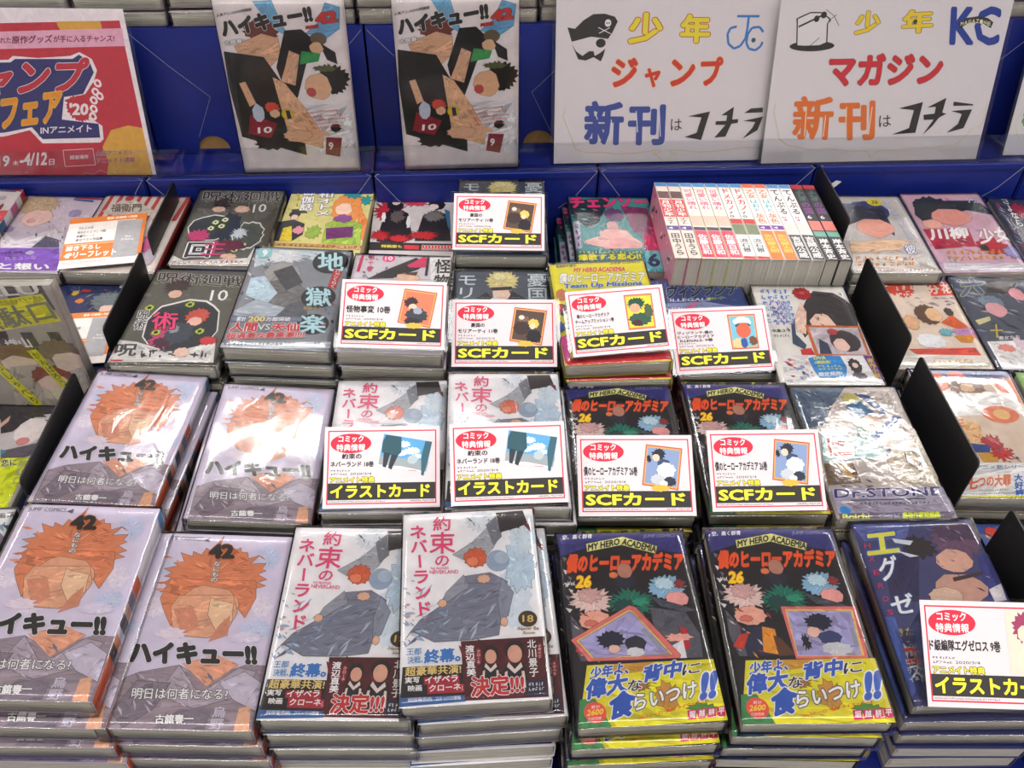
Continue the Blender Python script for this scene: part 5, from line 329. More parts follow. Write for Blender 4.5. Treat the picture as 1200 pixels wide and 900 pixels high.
# ------------------------------------------------------------ the setting
TRAY = .66
bm = bmesh.new(); box(bm, -4, -4, -.05, 4, 4, 0); tag(link('floor', mesh_of('floor', bm, FLOOR)), None, None, kind='structure')
PAINT = mat('wall_paint', (226, 222, 216), .7)
for nm, d in (('ceiling', (-4, -4, 2.8, 4, 4, 2.85)), ('wall_back', (-4, 4, 0, 4, 4.05, 2.8)), ('wall_left', (-4.05, -4, 0, -4, 4, 2.8)), ('wall_right', (4, -4, 0, 4.05, 4, 2.8)), ('wall_front', (-4, -4.05, 0, 4, -4, 2.8))):
    bm = bmesh.new(); box(bm, *d); tag(link(nm, mesh_of(nm, bm, PAINT)), None, None, kind='structure')
t = thing('display_table', 'low blue display table carrying all the stacks of comic books', 'table', Matrix.Translation((.05, .75, 0)))
link('tabletop', boxmesh('tabletop', (-1.1, -.62, TRAY-.03, 1.1, .9, TRAY), BLUE, .003), t)
link('body', boxmesh('body', (-1.05, -.57, .08, 1.05, .85, TRAY-.03), BLUE), t)
link('plinth', boxmesh('plinth', (-1.0, -.52, 0, 1.0, .8, .08), BLACK), t)

# ------------------------------------------------------------ comic books
def cover_mesh(W, L, T, m, r=.0018):
    th, n = .0005, 4; out = [(0, 0)]
    for k in range(n+1): a = -math.pi/2+math.pi/2*k/n; out.append((W-r+r*math.cos(a), r+r*math.sin(a)))
    for k in range(n+1): a = math.pi/2*k/n; out.append((W-r+r*math.cos(a), T-r+r*math.sin(a)))
    out += [(0, T)]; inn = [(0, T-th), (W-th-.0008, T-th), (W-th, T-th-.0008), (W-th, th+.0008), (W-th-.0008, th), (0, th)]
    bm = bmesh.new(); extrude_profile(bm, out+inn, 'y', 0, L); return mesh_of('cover', bm, m)
def pages_mesh(W, L, T, seed):
    rnd = random.Random(seed); bm = bmesh.new(); n = 9; x1 = W-.0012
    prof = [(.002, .0007)]; prof += [(.002+rnd.uniform(-.0004, .0006), .0007+(T-.0014)*k/n) for k in range(1, n)]; prof += [(.002, T-.0007), (x1, T-.0007), (x1, .0007)]
    extrude_profile(bm, prof, 'y', .0016, L-.0016)
    # signatures: shallow uneven steps on the near end
    for k in range(6):
        z0 = .0009+(T-.0018)*k/6; box(bm, .003+rnd.uniform(0, .001), .0016-rnd.uniform(.0002, .0009), z0, x1-.001, .003, z0+(T-.0018)/6-.0002)
    return mesh_of('pages', bm, PAGES)
def film_mesh(W, L, T, seed, m):
    from mathutils import noise
    bm = bmesh.new(); nx, ny = 14, 22; o = .0011
    def pt(u, v, top):
        x = -o+u*(W+2*o); y = -o*1.6+v*(L+3.2*o); ed = min(u, 1-u, v, 1-v)
        q = noise.noise(Vector((x*40+seed, y*26, 3 if top else 9)))
        k = .0004+.0005*q*min(1, ed*8)
        k += -.0007*(1-min(1, ed*14))
        return (x, y, T+o+k if top else -.0001)
    for top in (1, 0):
        g = [[bm.verts.new(pt(i/nx, j/ny, top)) for j in range(ny+1)] for i in range(nx+1)] if top else None
        if top:
            G = g
            for i in range(nx):
                for j in range(ny): bm.faces.new((g[i][j], g[i+1][j], g[i+1][j+1], g[i][j+1]))
    ring = [G[i][0] for i in range(nx+1)]+[G[nx][j] for j in range(1, ny+1)]+[G[i][ny] for i in range(nx-1, -1, -1)]+[G[0][j] for j in range(ny-1, 0, -1)]
    prev = ring; c = Vector((W/2, L/2, 0))
    for z, k in ((T*.66, .0009), (T*.33, .0012), (.0003, .0002)):
        cur = []
        for v in ring:
            d = Vector((v.co.x-c.x, v.co.y-c.y, 0)); sx = 1 if abs(d.x)/W > abs(d.y)/L else 0
            q = noise.noise(Vector((v.co.x*90+seed, v.co.y*90, z*300)))
            off = (k+.0009*q*(1 if z > .001 else 0)); cur.append(bm.verts.new((v.co.x+(off if d.x > 0 else -off)*sx, v.co.y+(off if d.y > 0 else -off)*(1-sx), z)))
        n = len(ring)
        for i in range(n): bm.faces.new((prev[i], cur[i], cur[(i+1) % n], prev[(i+1) % n]))
        prev = cur
    bmesh.ops.recalc_face_normals(bm, faces=bm.faces[:])
    return mesh_of('shrink_wrap', bm, m, True)
protos = {}
def book_meshes(key, W, L, T, film):
    k = (key, round(W, 4), round(T, 4), film)
    if k in protos: return protos[k]
    a = ART[key]; L_ = L*1000; W_ = W*1000; sd = len(protos)
    pr = Print(W_, L_).run(a['e']); face = lambda x, y, h: (x/1000, L-y/1000, T+h/1000)
    out = [('cover', cover_mesh(W, L, T, cover_mat(a['bg'])), None), ('pages', pages_mesh(W, L, T, sd), None), ('cover_print', pr.mesh('cover_print', face), None)]
    sp = Print(T*1000, L_); scol, bands = a['spine']; sp.rect(.2, 0, T*1000-.2, L_, scol)
    for b in bands:
        if len(b) > 3: sp.vtext(b[3], (T*150, b[0]), (T*880, b[0]), (T*150, b[1]), b[2], .03)
        else: sp.poly([(.6, b[0]), (T*1000-.6, b[0]+.6), (T*1000-.6, b[1]), (.6, b[1]-.6)], b[2])
    out.append(('spine_print', sp.mesh('spine_print', lambda x, y, h: (W+h/1000-.00003, L-y/1000, T-x/1000)), None))
    if film: out.append(('shrink_wrap', film_mesh(W, L, T, sd*3.7, FILM if film == 1 else FILM_C), None))
    protos[k] = out; return out
def book(key, label, M, W=.112, L=.174, T=.0175, film=1, group=None, name='comic_book'):
    b = thing(name, label, 'comic book', M, group)
    for n, me, _ in book_meshes(key, W, L, T, film): link(n, me, b)
    return b
def pose_m(p): return Matrix.Translation(p[:3]) @ Matrix.Rotation(p[3], 4, 'Z') @ Matrix.Rotation(p[5]*1.0, 4, 'Y') @ Matrix.Rotation(p[4], 4, 'X')
ORD = ['top', 'second', 'third', 'fourth', 'fifth', 'sixth', 'seventh']
def stack(pk, key, T, what, where, shifts=(), seed=1, film=1):
    p = list(POSE[pk]); rnd = random.Random(seed); n = max(1, int((p[2]-TRAY-.0004)/T)); extra = (p[2]-TRAY)/n
    ztop = p[2]; z = ztop
    for i in range(n):
        th = T if i < n-1 else min(T*1.6, max(T*.7, z-TRAY-.0006))
        q = list(p); f = max(0, 1-i/1.2)
        q[4] *= f; q[5] *= f
        sx, sy = (shifts[i] if i < len(shifts) else (rnd.uniform(-.002, .002)+(shifts[-1][0] if shifts else 0), rnd.uniform(-.002, .002)+(shifts[-1][1] if shifts else 0)))
        q[0] += sx; q[1] += sy; q[3] += 0 if i == 0 else rnd.uniform(-.012, .012)
        if i == 0: base = pose_m(q) @ Matrix.Translation((0, 0, -th-.0012))
        else:
            q[2] = z; base = pose_m(q) @ Matrix.Translation((0, 0, -th))
        if i == 0:
            low = min((base @ Vector(c)).z for c in ((0, 0, 0), (.112, 0, 0), (0, .174, 0), (.112, .174, 0))); z = low-.0004
        else: z -= th+.0014
        book(key, '%s, %s in %s' % (what, ('top copy', 'second copy down', 'third copy down', 'fourth copy down', 'fifth copy down', 'sixth copy down', 'seventh copy down', 'eighth copy down', 'ninth copy down')[i], where), base, T=th, film=film if i < 3 else 0, group='copies of the %s' % what)
        if z-TRAY < T*.62: break
    return z
S = stack
def vary(k0, k1, s): return None
S('volley_a', 'volley', .0175, 'lilac comic numbered 42', 'left stack behind front row', ((0, 0), (.006, -.002), (.012, -.004), (.016, -.006)), 1)
S('volley_b', 'volley', .0175, 'lilac comic numbered 42', 'glare-covered right stack behind front', ((0, 0), (-.013, 0), (-.008, .002)), 2)
S('volley_c', 'volley', .0185, 'lilac comic numbered 42', 'front left corner stack', ((0, 0), (.007, -.010), (.009, -.016), (.014, -.018)), 3)
S('volley_d', 'volley', .0185, 'lilac comic numbered 42', 'second front stack from left', ((0, 0), (.004, -.002), (.008, -.004), (.010, -.003)), 4)
S('never_e', 'never', .019, 'white comic with pink lettering', 'front stack beside lilac comics', ((0, 0), (.002, -.002), (.004, -.004)), 5)
S('never_f', 'never', .019, 'white comic with pink lettering', 'taller front stack beside dark comics', ((0, 0), (.013, -.003), (.010, -.004), (.006, -.006)), 6)
S('hero_g', 'hero_a', .0165, 'dark comic with yellow band', 'front stack with tilted card cover', ((0, 0), (-.004, -.008), (-.006, -.012), (-.004, -.014)), 7)
S('hero_h', 'hero_b', .0165, 'dark comic with yellow band', 'front stack with upright card cover', ((0, 0), (-.004, -.001), (-.008, -.002), (-.010, -.002)), 8)
S('hexa', 'hexa', .0175, 'navy violet comic with white katakana', 'front right corner stack', ((0, 0), (-.003, -.004), (-.001, -.006), (.002, -.008), (.003, -.008)), 9)
S('never_r3', 'never', .0175, 'white comic with pink lettering', 'left middle stack under blue-sky card', ((0, 0), (.003, -.002)), 10)
S('never_r3b', 'never', .0175, 'white comic with pink lettering', 'right middle stack under blue-sky card', ((0, 0), (.006, -.003)), 11)
S('hero_r3', 'hero_b', .0165, 'dark comic with yellow band', 'left middle stack under armour card', ((0, 0), (-.002, -.004)), 12)
S('hero_r3b', 'hero_b', .0165, 'dark comic with yellow band', 'right middle stack under armour card', ((0, 0), (.005, -.005)), 13)
S('stone', 'stone', .0175, 'beige blue comic in crinkled glaring film', 'stack left of black divider', ((0, 0), (-.004, -.002)), 14, 2)
S('jujutsu_r2', 'juj_a', .0170, 'olive grey comic numbered 10', 'nearer stack right of divider', ((0, 0), (.004, -.002), (.006, -.003)), 15)
S('hell', 'hell', .0175, 'silver grey comic numbered 9', 'second-row stack beside olive comic', ((0, 0), (.002, -.002), (.005, -.004)), 16)
S('kemono', 'kemono', .0175, 'pale grey comic with pink disc', 'second-row stack under red-bordered card', ((0, 0), (.003, -.002)), 17)
S('mori_r2', 'mori', .0180, 'slate comic with blond patch', 'nearer stack of the two', ((0, 0), (.002, -.003)), 18)
S('team', 'team', .0180, 'bright yellow comic with blue title', 'second-row stack under tilted card', ((0, 0), (.003, -.004)), 19)
S('vigil', 'vigil', .0175, 'blue comic with black katakana title', 'stack before the spine row', ((0, 0), (.003, -.004)), 20)
S('flower', 'flower', .0175, 'cream comic with red flower', 'second-row stack left of divider', ((0, 0), (.004, .001)), 21)
S('jujutsu_r1', 'juj_b', .0170, 'olive grey comic numbered 10', 'rear stack against blue ledge', ((0, 0), (.003, -.002)), 22)
S('kimono', 'kimono', .0165, 'yellow green comic with teal ribbon', 'rear row beside olive comic', (), 23, 0)
S('redblack', 'redblack', .0165, 'pale comic with red black splashes', 'rear row beside slate comic', (), 24, 0)
S('mori_r1', 'mori', .0180, 'slate comic with blond patch', 'rear stack against blue ledge', ((0, 0), (.002, -.002)), 25)
S('chain', 'chain', .0165, 'teal comic with hot pink title', 'rear stack beside spine row', ((0, 0), (-.006, .002), (-.016, .004)), 26)
S('cat', 'cat', .0175, 'pale comic with navy patch', 'rear row right of divider', (), 27)
S('poem', 'poem', .0175, 'pink comic with dark patch', 'rear row at right', (), 28)
S('dark_r1', 'dark_a', .0175, 'navy red comic with white script', 'rear row at right edge', (), 29)
S('quint', 'quint', .0175, 'comic with orange letters on navy', 'second row right of divider', (), 30)
S('dark_r2', 'dark_b', .0175, 'grey comic with gold-edged letter', 'second row at right edge', (), 31)
S('sins', 'sins', .0240, 'thick comic with white paper band', 'third row right of divider', (), 32)
S('green', 'green', .0175, 'pale green comic', 'third row at right edge', (), 33)
S('blue_r4', 'blue', .0175, 'blue comic with red spot', 'front row behind black divider', (), 34)
S('lilac', 'lilac', .0175, 'lilac comic with purple band', 'rear row at left', (), 35)
S('shojo', 'shojo', .0175, 'white comic with pink red spine', 'rear row at left edge', (), 36)
S('stripe', 'stripe', .0175, 'comic with red diagonal stripes', 'rear row left of divider', (), 37)
S('hair', 'hair', .0175, 'grey green comic with pink spine', 'second row at left edge', (), 38)
S('navy', 'navy', .0175, 'navy comic with orange specks', 'second row left of divider', (), 39)
S('dark_l', 'dark_l', .0175, 'pale comic with dark tangle and yellow band', 'third row at left', (), 40)
S('white_l', 'white_l', .0175, 'white comic with teal kana', 'front row at left edge', (), 41)
# the propped comic with the yellow banner
pt = STAND['talk']
book('talk', 'grey striped comic with yellow banner, propped upright at the left edge', Matrix(pt), W=.128, L=.180, T=.014, film=1)

# ------------------------------------------------------------ thirteen comics filed spine up
SP = {
 'brown': ((214, 200, 190), [(0, 10, (70, 130, 190)), (22, 40, (90, 60, 60)), (42, 84, (200, 44, 50)), (44, 82, (240, 230, 226), '月刊少年'), (86, 100, (40, 36, 40), 'ナイト'), (104, 114, (80, 50, 130)), (106, 112, (240, 240, 240), '4'), (120, 168, (50, 48, 54), '田中うら')], (206, 130, 150)),
 'pinkline': ((232, 222, 214), [(0, 10, (90, 150, 210)), (16, 66, (236, 100, 130), '可愛い晴れ'), (68, 78, (236, 190, 150), 'た'), (80, 104, (220, 176, 160)), (106, 114, (60, 50, 60)), (114, 172, (226, 66, 90)), (122, 166, (240, 230, 230), '佐藤日和')], (200, 206, 150)),
 'redtitle': ((226, 222, 216), [(0, 10, (90, 150, 210)), (12, 66, (196, 40, 46), 'ドメカノ'), (68, 84, (60, 90, 80), '70'), (86, 98, (190, 60, 60)), (98, 122, (110, 120, 90)), (124, 168, (240, 238, 236)), (130, 160, (60, 60, 60), '流石景'), (168, 174, (196, 40, 46))], (210, 206, 200)),
 'orangeband': ((228, 222, 218), [(0, 10, (236, 120, 90)), (14, 36, (226, 110, 60), '乙女'), (38, 70, (90, 170, 180), 'はおと'), (72, 96, (236, 120, 80), '灰色'), (100, 110, (110, 50, 140)), (102, 108, (240, 240, 240), '4'), (112, 174, (232, 110, 40)), (120, 160, (246, 190, 70), '矢吹健太朗')], (232, 226, 220)),
 'script': ((228, 224, 222), [(0, 10, (90, 150, 210)), (12, 74, (44, 42, 46), 'てんぷる'), (78, 90, (206, 60, 90), '04'), (94, 118, (226, 200, 196)), (120, 174, (60, 56, 60)), (124, 170, (230, 228, 226), '吉岡公威')], (226, 220, 220)),
 'greenish': ((46, 42, 50), [(0, 10, (190, 40, 50)), (14, 40, (70, 120, 110), 'ふしぎ'), (42, 72, (120, 60, 130), 'の国'), (74, 84, (210, 210, 214), '6'), (88, 110, (206, 110, 100)), (112, 124, (90, 150, 130)), (128, 172, (226, 222, 224), '岸本斉史')], (60, 60, 66))}
for k, (bg, bands, side) in SP.items():
    ART[k] = dict(bg=side, spine=(bg, bands), e=[('K', 30, [(206, 90, 120), (230, 200, 190), (120, 150, 90), (90, 70, 80)], 8, 10, 104, 165, 26, 4, .8, 3)])
seq = ['brown']*2+['pinkline']*3+['redtitle']*2+['orangeband']*2+['script']*2+['greenish']*2
names = {'brown': 'spine-up comic with red title on cream', 'pinkline': 'spine-up comic with pink title and face-coloured patch', 'redtitle': 'spine-up comic with bold red title and green patch', 'orangeband': 'spine-up comic with orange lower band', 'script': 'spine-up comic with black script title', 'greenish': 'spine-up comic with dark teal spine'}
xs = (0.23845, 0.01672, 0.8622, 0.0)
cnt = {}
t = thing('riser', 'low blue cardboard riser hidden under the spine-up comics', 'riser', Matrix.Translation((xs[0], xs[2], TRAY)))
link('body', boxmesh('body', (0, .002, .0003, xs[1]*13, .172, .0251), BLUE, .001), t)
for i, k in enumerate(seq):
    th = xs[1]*.955; x = xs[0]+i*xs[1]; cnt[k] = cnt.get(k, 0)+1; tot = seq.count(k)
    pos = {2: ('left', 'right'), 3: ('left', 'middle', 'right')}[tot][cnt[k]-1]
    lean = R(xs[3])
    z0 = .685+.0006
    # local: spine (+x) turned up, front cover (+z) turned to the left
    M = Matrix.Translation((x+th, xs[2], z0)) @ Matrix.Rotation(-math.pi/2+lean, 4, 'Y') @ Matrix.Rotation(0, 4, 'X')
    book(k, '%s, %s one of its %s' % (names[k], pos, 'pair' if tot == 2 else 'three'), M, T=th, film=0, group='comics filed spine up')

# ------------------------------------------------------------ promotional cards in clear stands
RED = (206, 40, 66); YEL = (240, 228, 60); K_ = (40, 38, 42); W_ = (246, 242, 244)
def card_print(title, lines, pic, low, yel='アニメイト特典'):
    p = Print(105, 74); p.rect(0, 0, 105, 74, (216, 206, 211)); p.frame(3.2, 3.6, 101.8, 70.4, 1.1, RED)
    p.blob(RED, 24, 15.5, 18.5, 9, 32); p.text('コミック', (12.5, 14.4), (35.5, 14.4), (12.5, 8.2), W_, .03); p.text('特典情報', (11, 22.4), (37, 22.4), (11, 16), W_, .02)
    for t, x0, x1, y, h in lines: p.text(t, (x0, y), (x1, y), (x0, y-h), K_, .045)
    p.strokes((6, 39.2), (24, 39.2), (6, 41.2), K_, 1, 7, 3); p.text('2020/3/4', (24, 44.2), (43, 44.2), (24, 42.2), K_, .0); p.strokes((6, 42.2), (22, 42.2), (6, 44.4), K_, 1, 6, 5)
    p.rect(4.3, 51.5, 100.7, 66.5, (46, 44, 44)); p.text(yel, (6, 51.2), (46, 51.2), (6, 45.8), YEL, .04, (K_, .13))
    pic(p); p.text(low, (6.5, 64.8), (96, 64.8), (6.5, 53.2), YEL, .05, (K_, .09)); p.strokes((5, 67.2), (56, 67.2), (5, 68.8), (90, 86, 90), 1, 30, 7); p.strokes((78, 67.2), (100, 67.2), (78, 68.8), K_, 1, 10, 9)
    return p
def frame_pic(bgc, shapes, tilt=True):
    def f(p):
        a = [(63, 8.5), (96, 12.5), (90, 51), (57.5, 46)] if tilt else [(62, 9), (92, 9.5), (91, 49), (62, 49)]
        p.poly(a, (190, 92, 70)); c = (sum(q[0] for q in a)/4, sum(q[1] for q in a)/4)
        ins = lambda k: [(c[0]+(x-c[0])*k, c[1]+(y-c[1])*k) for x, y in a]
        p.poly(ins(.94), (216, 160, 90)); p.poly(ins(.87), bgc)
        for s in shapes: p.blob(*s)
        if tilt: p.blob((226, 176, 70), 74, 49, 9, 3.4, 12, .2, 3)
    return f
def sky_pic(p):
    p.poly([(54, 7), (98, 15), (92, 43.5), (49, 37)], (90, 160, 210)); p.poly([(50.5, 27), (95, 33), (92, 43.5), (49, 37)], (150, 160, 166)); p.poly([(49, 35), (70, 37), (92, 42), (92, 43.5), (49, 37)], (222, 222, 224))
    for i, (x, y, r) in enumerate(((72, 17, 7), (80, 23, 8), (70, 25, 6), (85, 28, 5))): p.blob((206, 226, 238), x, y, r, r*.5, 12, .3, i)
    p.poly([(56, 8), (70, 10), (70, 24), (66, 28), (52, 24), (53, 14)], (46, 84, 96)); p.poly([(54, 24), (60, 25), (56, 38), (53, 37)], (50, 56, 66)); p.poly([(61, 26), (67, 27), (61, 40), (58, 38)], (50, 56, 66)); p.poly([(92, 14), (98, 15), (93, 36), (90, 46), (88, 45), (88, 28)], (56, 96, 112)); p.blob((176, 190, 196), 80, 31, 5, 4.5, 9, .2, 3)
    p.line([(76, 40.5), (84, 41.5)], .5, (206, 60, 60))
CP = {
 'kemono': ('olive', [('怪物事変 10巻', 6, 50, 36.5, 8)], frame_pic((222, 120, 90), [((60, 40, 46), 70, 24, 8, 7, 14, .3, 3), ((232, 190, 170), 72, 29, 4.5, 4, 9, .1, 3), ((60, 60, 70), 76, 38, 12, 9, 12, .2, 4), ((150, 160, 176), 77, 33, 5, 4, 9, .2, 5), ((46, 44, 52), 72, 44, 9, 4, 10, .2, 6)]), 'SCFカード'),
 'mori_r1': ('', [('憂国の', 19, 33, 31, 4.6), ('モリアーティ 11巻', 6, 46, 37.6, 5)], frame_pic((84, 66, 60), [((120, 90, 80), 72, 22, 6, 4, 9, .2, 4), ((232, 206, 190), 70, 20, 3, 2.6, 8, .1, 3), ((60, 46, 46), 70, 32, 9, 8, 12, .2, 4), ((230, 190, 90), 82, 27, 6, 6, 12, .25, 5), ((236, 200, 176), 81, 30, 3, 3.4, 8, .1, 6), ((34, 32, 40), 82, 41, 8, 8, 10, .2, 7)]), 'SCFカード'),
 'team': ('', [('僕のヒーローアカデミア', 9, 44, 31.5, 4.6), ('チームアップミッション 1巻', 7, 48, 37.6, 4.6)], frame_pic((226, 210, 60), [((30, 76, 60), 74, 20, 11, 8, 18, .35, 3), ((224, 160, 130), 72, 25, 6, 5.5, 9, .1, 3), ((50, 84, 70), 76, 38, 13, 8, 12, .2, 4), ((70, 90, 66), 86, 29, 5, 9, 9, .2, 5), ((70, 40, 50), 72, 42, 6, 4, 9, .2, 6)], False), 'SCFカード'),
 'vigil': ('', [('ヴィジランテ-僕の', 6, 44, 30, 3.8), ('ヒーローアカデミア', 6, 45, 34.5, 3.8), ('ILLEGALS- 9巻', 8, 43, 38.6, 3.6)], frame_pic((110, 180, 206), [((226, 232, 230), 77, 18, 10, 6, 12, .1, 3), ((60, 90, 90), 77, 22, 9, 3, 9, .1, 3), ((206, 96, 70), 77, 28, 8, 9, 10, .1, 4), ((226, 190, 140), 70, 42, 7, 6, 10, .2, 5), ((50, 80, 150), 76, 42, 4, 6, 9, .1, 6), ((110, 70, 50), 86, 40, 5, 6, 9, .2, 7)], False), 'SCFカード'),
 'never_r3': ('', [('約束の', 16, 34, 29.8, 5.2), ('ネバーランド 18巻', 6, 45, 37, 5.2)], sky_pic, 'イラストカード'),
 'hero_r3': ('', [('僕のヒーローアカデミア 26巻', 5.5, 54, 37.6, 8.6)], frame_pic((130, 150, 190), [((36, 40, 56), 74, 18, 7, 6, 14, .3, 3), ((236, 196, 176), 71.5, 21, 3.5, 3.5, 8, .1, 3), ((60, 76, 110), 78, 26, 6, 4, 9, .1, 4), ((214, 216, 222), 80, 33, 9, 8, 10, .15, 5), ((190, 194, 204), 72, 41, 7, 5, 10, .15, 6), ((44, 50, 66), 83, 43, 6, 5, 9, .2, 7), ((30, 30, 40), 65, 22, 2.4, 4.5, 9, .4, 8), ((222, 226, 230), 77, 45, 4, 3, 8, .1, 4)]), 'SCFカード'),
 'hexa': ('', [('ド級編隊エグゼロス 9巻', 4.8, 60, 35.5, 8)], lambda p: (p.poly([(66, 6), (103, 6), (103, 50), (66, 50)], (214, 206, 190)), p.blob((150, 60, 96), 80, 18, 10, 12, 16, .25, 3), p.blob((240, 206, 186), 80, 22, 6, 6, 9, .1, 3), p.blob((236, 210, 190), 83, 40, 11, 12, 10, .12, 4), p.blob((226, 222, 200), 86, 42, 8, 8, 10, .15, 4)), 'イラストカード')}
CP['mori_r2'] = CP['mori_r1']; CP['never_r3b'] = CP['never_r3']; CP['hero_r3b'] = CP['hero_r3']
CL = {'kemono': 'red-bordered promo card reading SCF with orange framed picture on pale grey comic',
 'mori_r1': 'red-bordered promo card with brown framed picture, on the rear slate comic', 'mori_r2': 'red-bordered promo card with brown framed picture, on the nearer slate comic',
 'team': 'tilted red-bordered promo card with yellow picture, on the yellow comic', 'vigil': 'red-bordered promo card with sky-blue picture, on the blue comic',
 'never_r3': 'promo card with blue-sky picture, left one on the white comics', 'never_r3b': 'promo card with blue-sky picture, right one on the white comics',
 'hero_r3': 'promo card with grey-blue framed picture, left one on the dark comics', 'hero_r3b': 'promo card with grey-blue framed picture, right one on the dark comics',
 'hexa': 'large red-bordered promo card at the front right corner'}
cmesh = {}
for k, (Mx, cw, ch, tilt) in CARDS.items():
    t = thing('promo_card', CL[k], 'card', Matrix(Mx), 'red-bordered promo cards in clear stands')
    if k not in cmesh: cmesh[k] = card_print(*CP[k])
    fx, fy = cw/.105, ch/.074
    link('card', boxmesh('card', (0, 0, -.0004, cw, ch, 0), CARDW), t)
    link('card_print', cmesh[k].mesh('card_print', lambda x, y, h: (x/1000*fx, ch-y/1000*fy, h/1000), INK_MATTE), t)
    bm = bmesh.new(); m_ = .004
    box(bm, -m_, -.001, -.0018, cw+m_, ch+.003, -.0008); box(bm, -m_, -.0022, -.0018, cw+m_, -.0012, .004)
    st = math.sin(tilt); ct = math.cos(tilt)
    for x in (0, cw-.0012):     # triangular side supports reaching back down to the book
        a = (0, 0); b = (ch*.9, 0); c_ = (ch*.9*ct*ct, -ch*.9*ct*st)
        prof = [(a[0]+.002, -.0018), (b[0], -.0018), (c_[0], c_[1]+.0008)]
        A_ = [bm.verts.new((x, u, v)) for u, v in prof]; B_ = [bm.verts.new((x+.0012, u, v)) for u, v in prof]
        bm.faces.new(A_); bm.faces.new(B_[::-1])
        for i in range(3): bm.faces.new((A_[i], B_[i], B_[(i+1) % 3], A_[(i+1) % 3]))
    bmesh.ops.recalc_face_normals(bm, faces=bm.faces[:]); link('clear_stand', mesh_of('clear_stand', bm, ACRYL), t)
# two orange and white notices lying flat on the left-hand comics
def notice():
    p = Print(105, 80); O = (222, 124, 52); p.rect(0, 0, 105, 80, (236, 228, 224)); p.rect(0, 0, 105, 9, O); p.text('最新 店舗購入特典', (50, 6.5), (92, 6.5), (50, 2.2), (250, 226, 200), .04)
    p.rect(0, 42, 76, 68, O); p.rect(90, 9, 105, 68, O); p.rect(2, 44, 80, 45.2, (240, 200, 160)); p.text('フレットは', (14, 20), (34, 20), (14, 15.5), K_, .02); p.text('咲ねむとじつこ 19話', (14, 27), (52, 27), (14, 22.5), K_, .02); p.text('新響門シース', (14, 33), (38, 33), (14, 29), K_, .02); p.text('幸せアクト作品集', (14, 39.5), (50, 39.5), (14, 35), K_, .02)
    p.rect(66, 10, 100, 70, (168, 166, 170)); p.text('Now', (80, 39), (88, 39), (80, 35.5), W_, 0); p.text('Printing', (76, 44.5), (92, 44.5), (76, 40.5), W_, 0)
    p.text('描き下ろし', (4, 54), (50, 54), (4, 46), W_, .05); p.text('4Pリーフレット', (4, 66), (72, 66), (4, 56), W_, .05); p.strokes((4, 71), (60, 71), (4, 75), (120, 116, 120), 2, 24, 3); return p
NP = notice()
for nm, (Mx, cw, ch) in {'stripe':([[0.98427, -0.17655, -0.0072, -0.5004], [0.17652, 0.98428, -0.00509, 0.87607], [0.00799, 0.00374, 0.99996, 0.75788], [0.0, 0.0, 0.0, 1.0]],0.0938,0.1102),
'navy':([[0.99299, -0.11808, -0.00424, -0.47849], [0.11809, 0.993, 0.00197, 0.72135], [0.00398, -0.00246, 0.99999, 0.73971], [0.0, 0.0, 0.0, 1.0]],0.074,0.0917)}.items():
    t = thing('notice_card', {'stripe': 'orange and white notice card lying on the red-striped comic', 'navy': 'orange and white notice card lying on the navy comic'}[nm], 'card', Matrix(Mx))
    link('card', boxmesh('card', (0, 0, 0, cw, ch, .0008), CARDW), t)
    link('card_print', NP.mesh('card_print', lambda x, y, h: (x/105*cw, ch-y/80*ch, .0008+h/1000), INK), t)

# ------------------------------------------------------------ black dividers
DV = [(-.3985, .915, 1.040, .785, 'rear left black divider beside the olive grey comics'), (-.3965, .735, .880, .785, 'middle left black divider beside the olive grey comics'), (-.4045, .523, .668, .785, 'nearest left black divider beside the lilac comics'),
      (.4665, .927, 1.062, .815, 'rear right black divider at the end of the spine row'), (.4740, .717, .868, .800, 'second right black divider beside the cream comic'), (.4730, .536, .688, .800, 'third right black divider beside the beige blue comic'), (.4790, .300, .482, .800, 'nearest right black divider at the frame edge')]
for x, y0, y1, z1, lab in DV:
    rr = .006; prof = []
    for cx, cy, a0 in ((y1-rr, z1-rr, 0), (y0+rr, z1-rr, 90)):
        prof += [(cx+rr*math.cos(R(a0+k*22.5)), cy+rr*math.sin(R(a0+k*22.5))) for k in range(5)]
    prof += [(y0, TRAY), (y1, TRAY)]
    bm = bmesh.new(); extrude_profile(bm, prof, 'x', -.0008, .0008)
    t = thing('book_divider', lab, 'divider', Matrix.Translation((x, 0, 0)), 'black metal dividers'); link('plate', mesh_of('plate', bm, BLACK), t)
    link('foot', boxmesh('foot', (-.0035, y0, TRAY, .0035, y1, TRAY+.0012), BLACK), t)

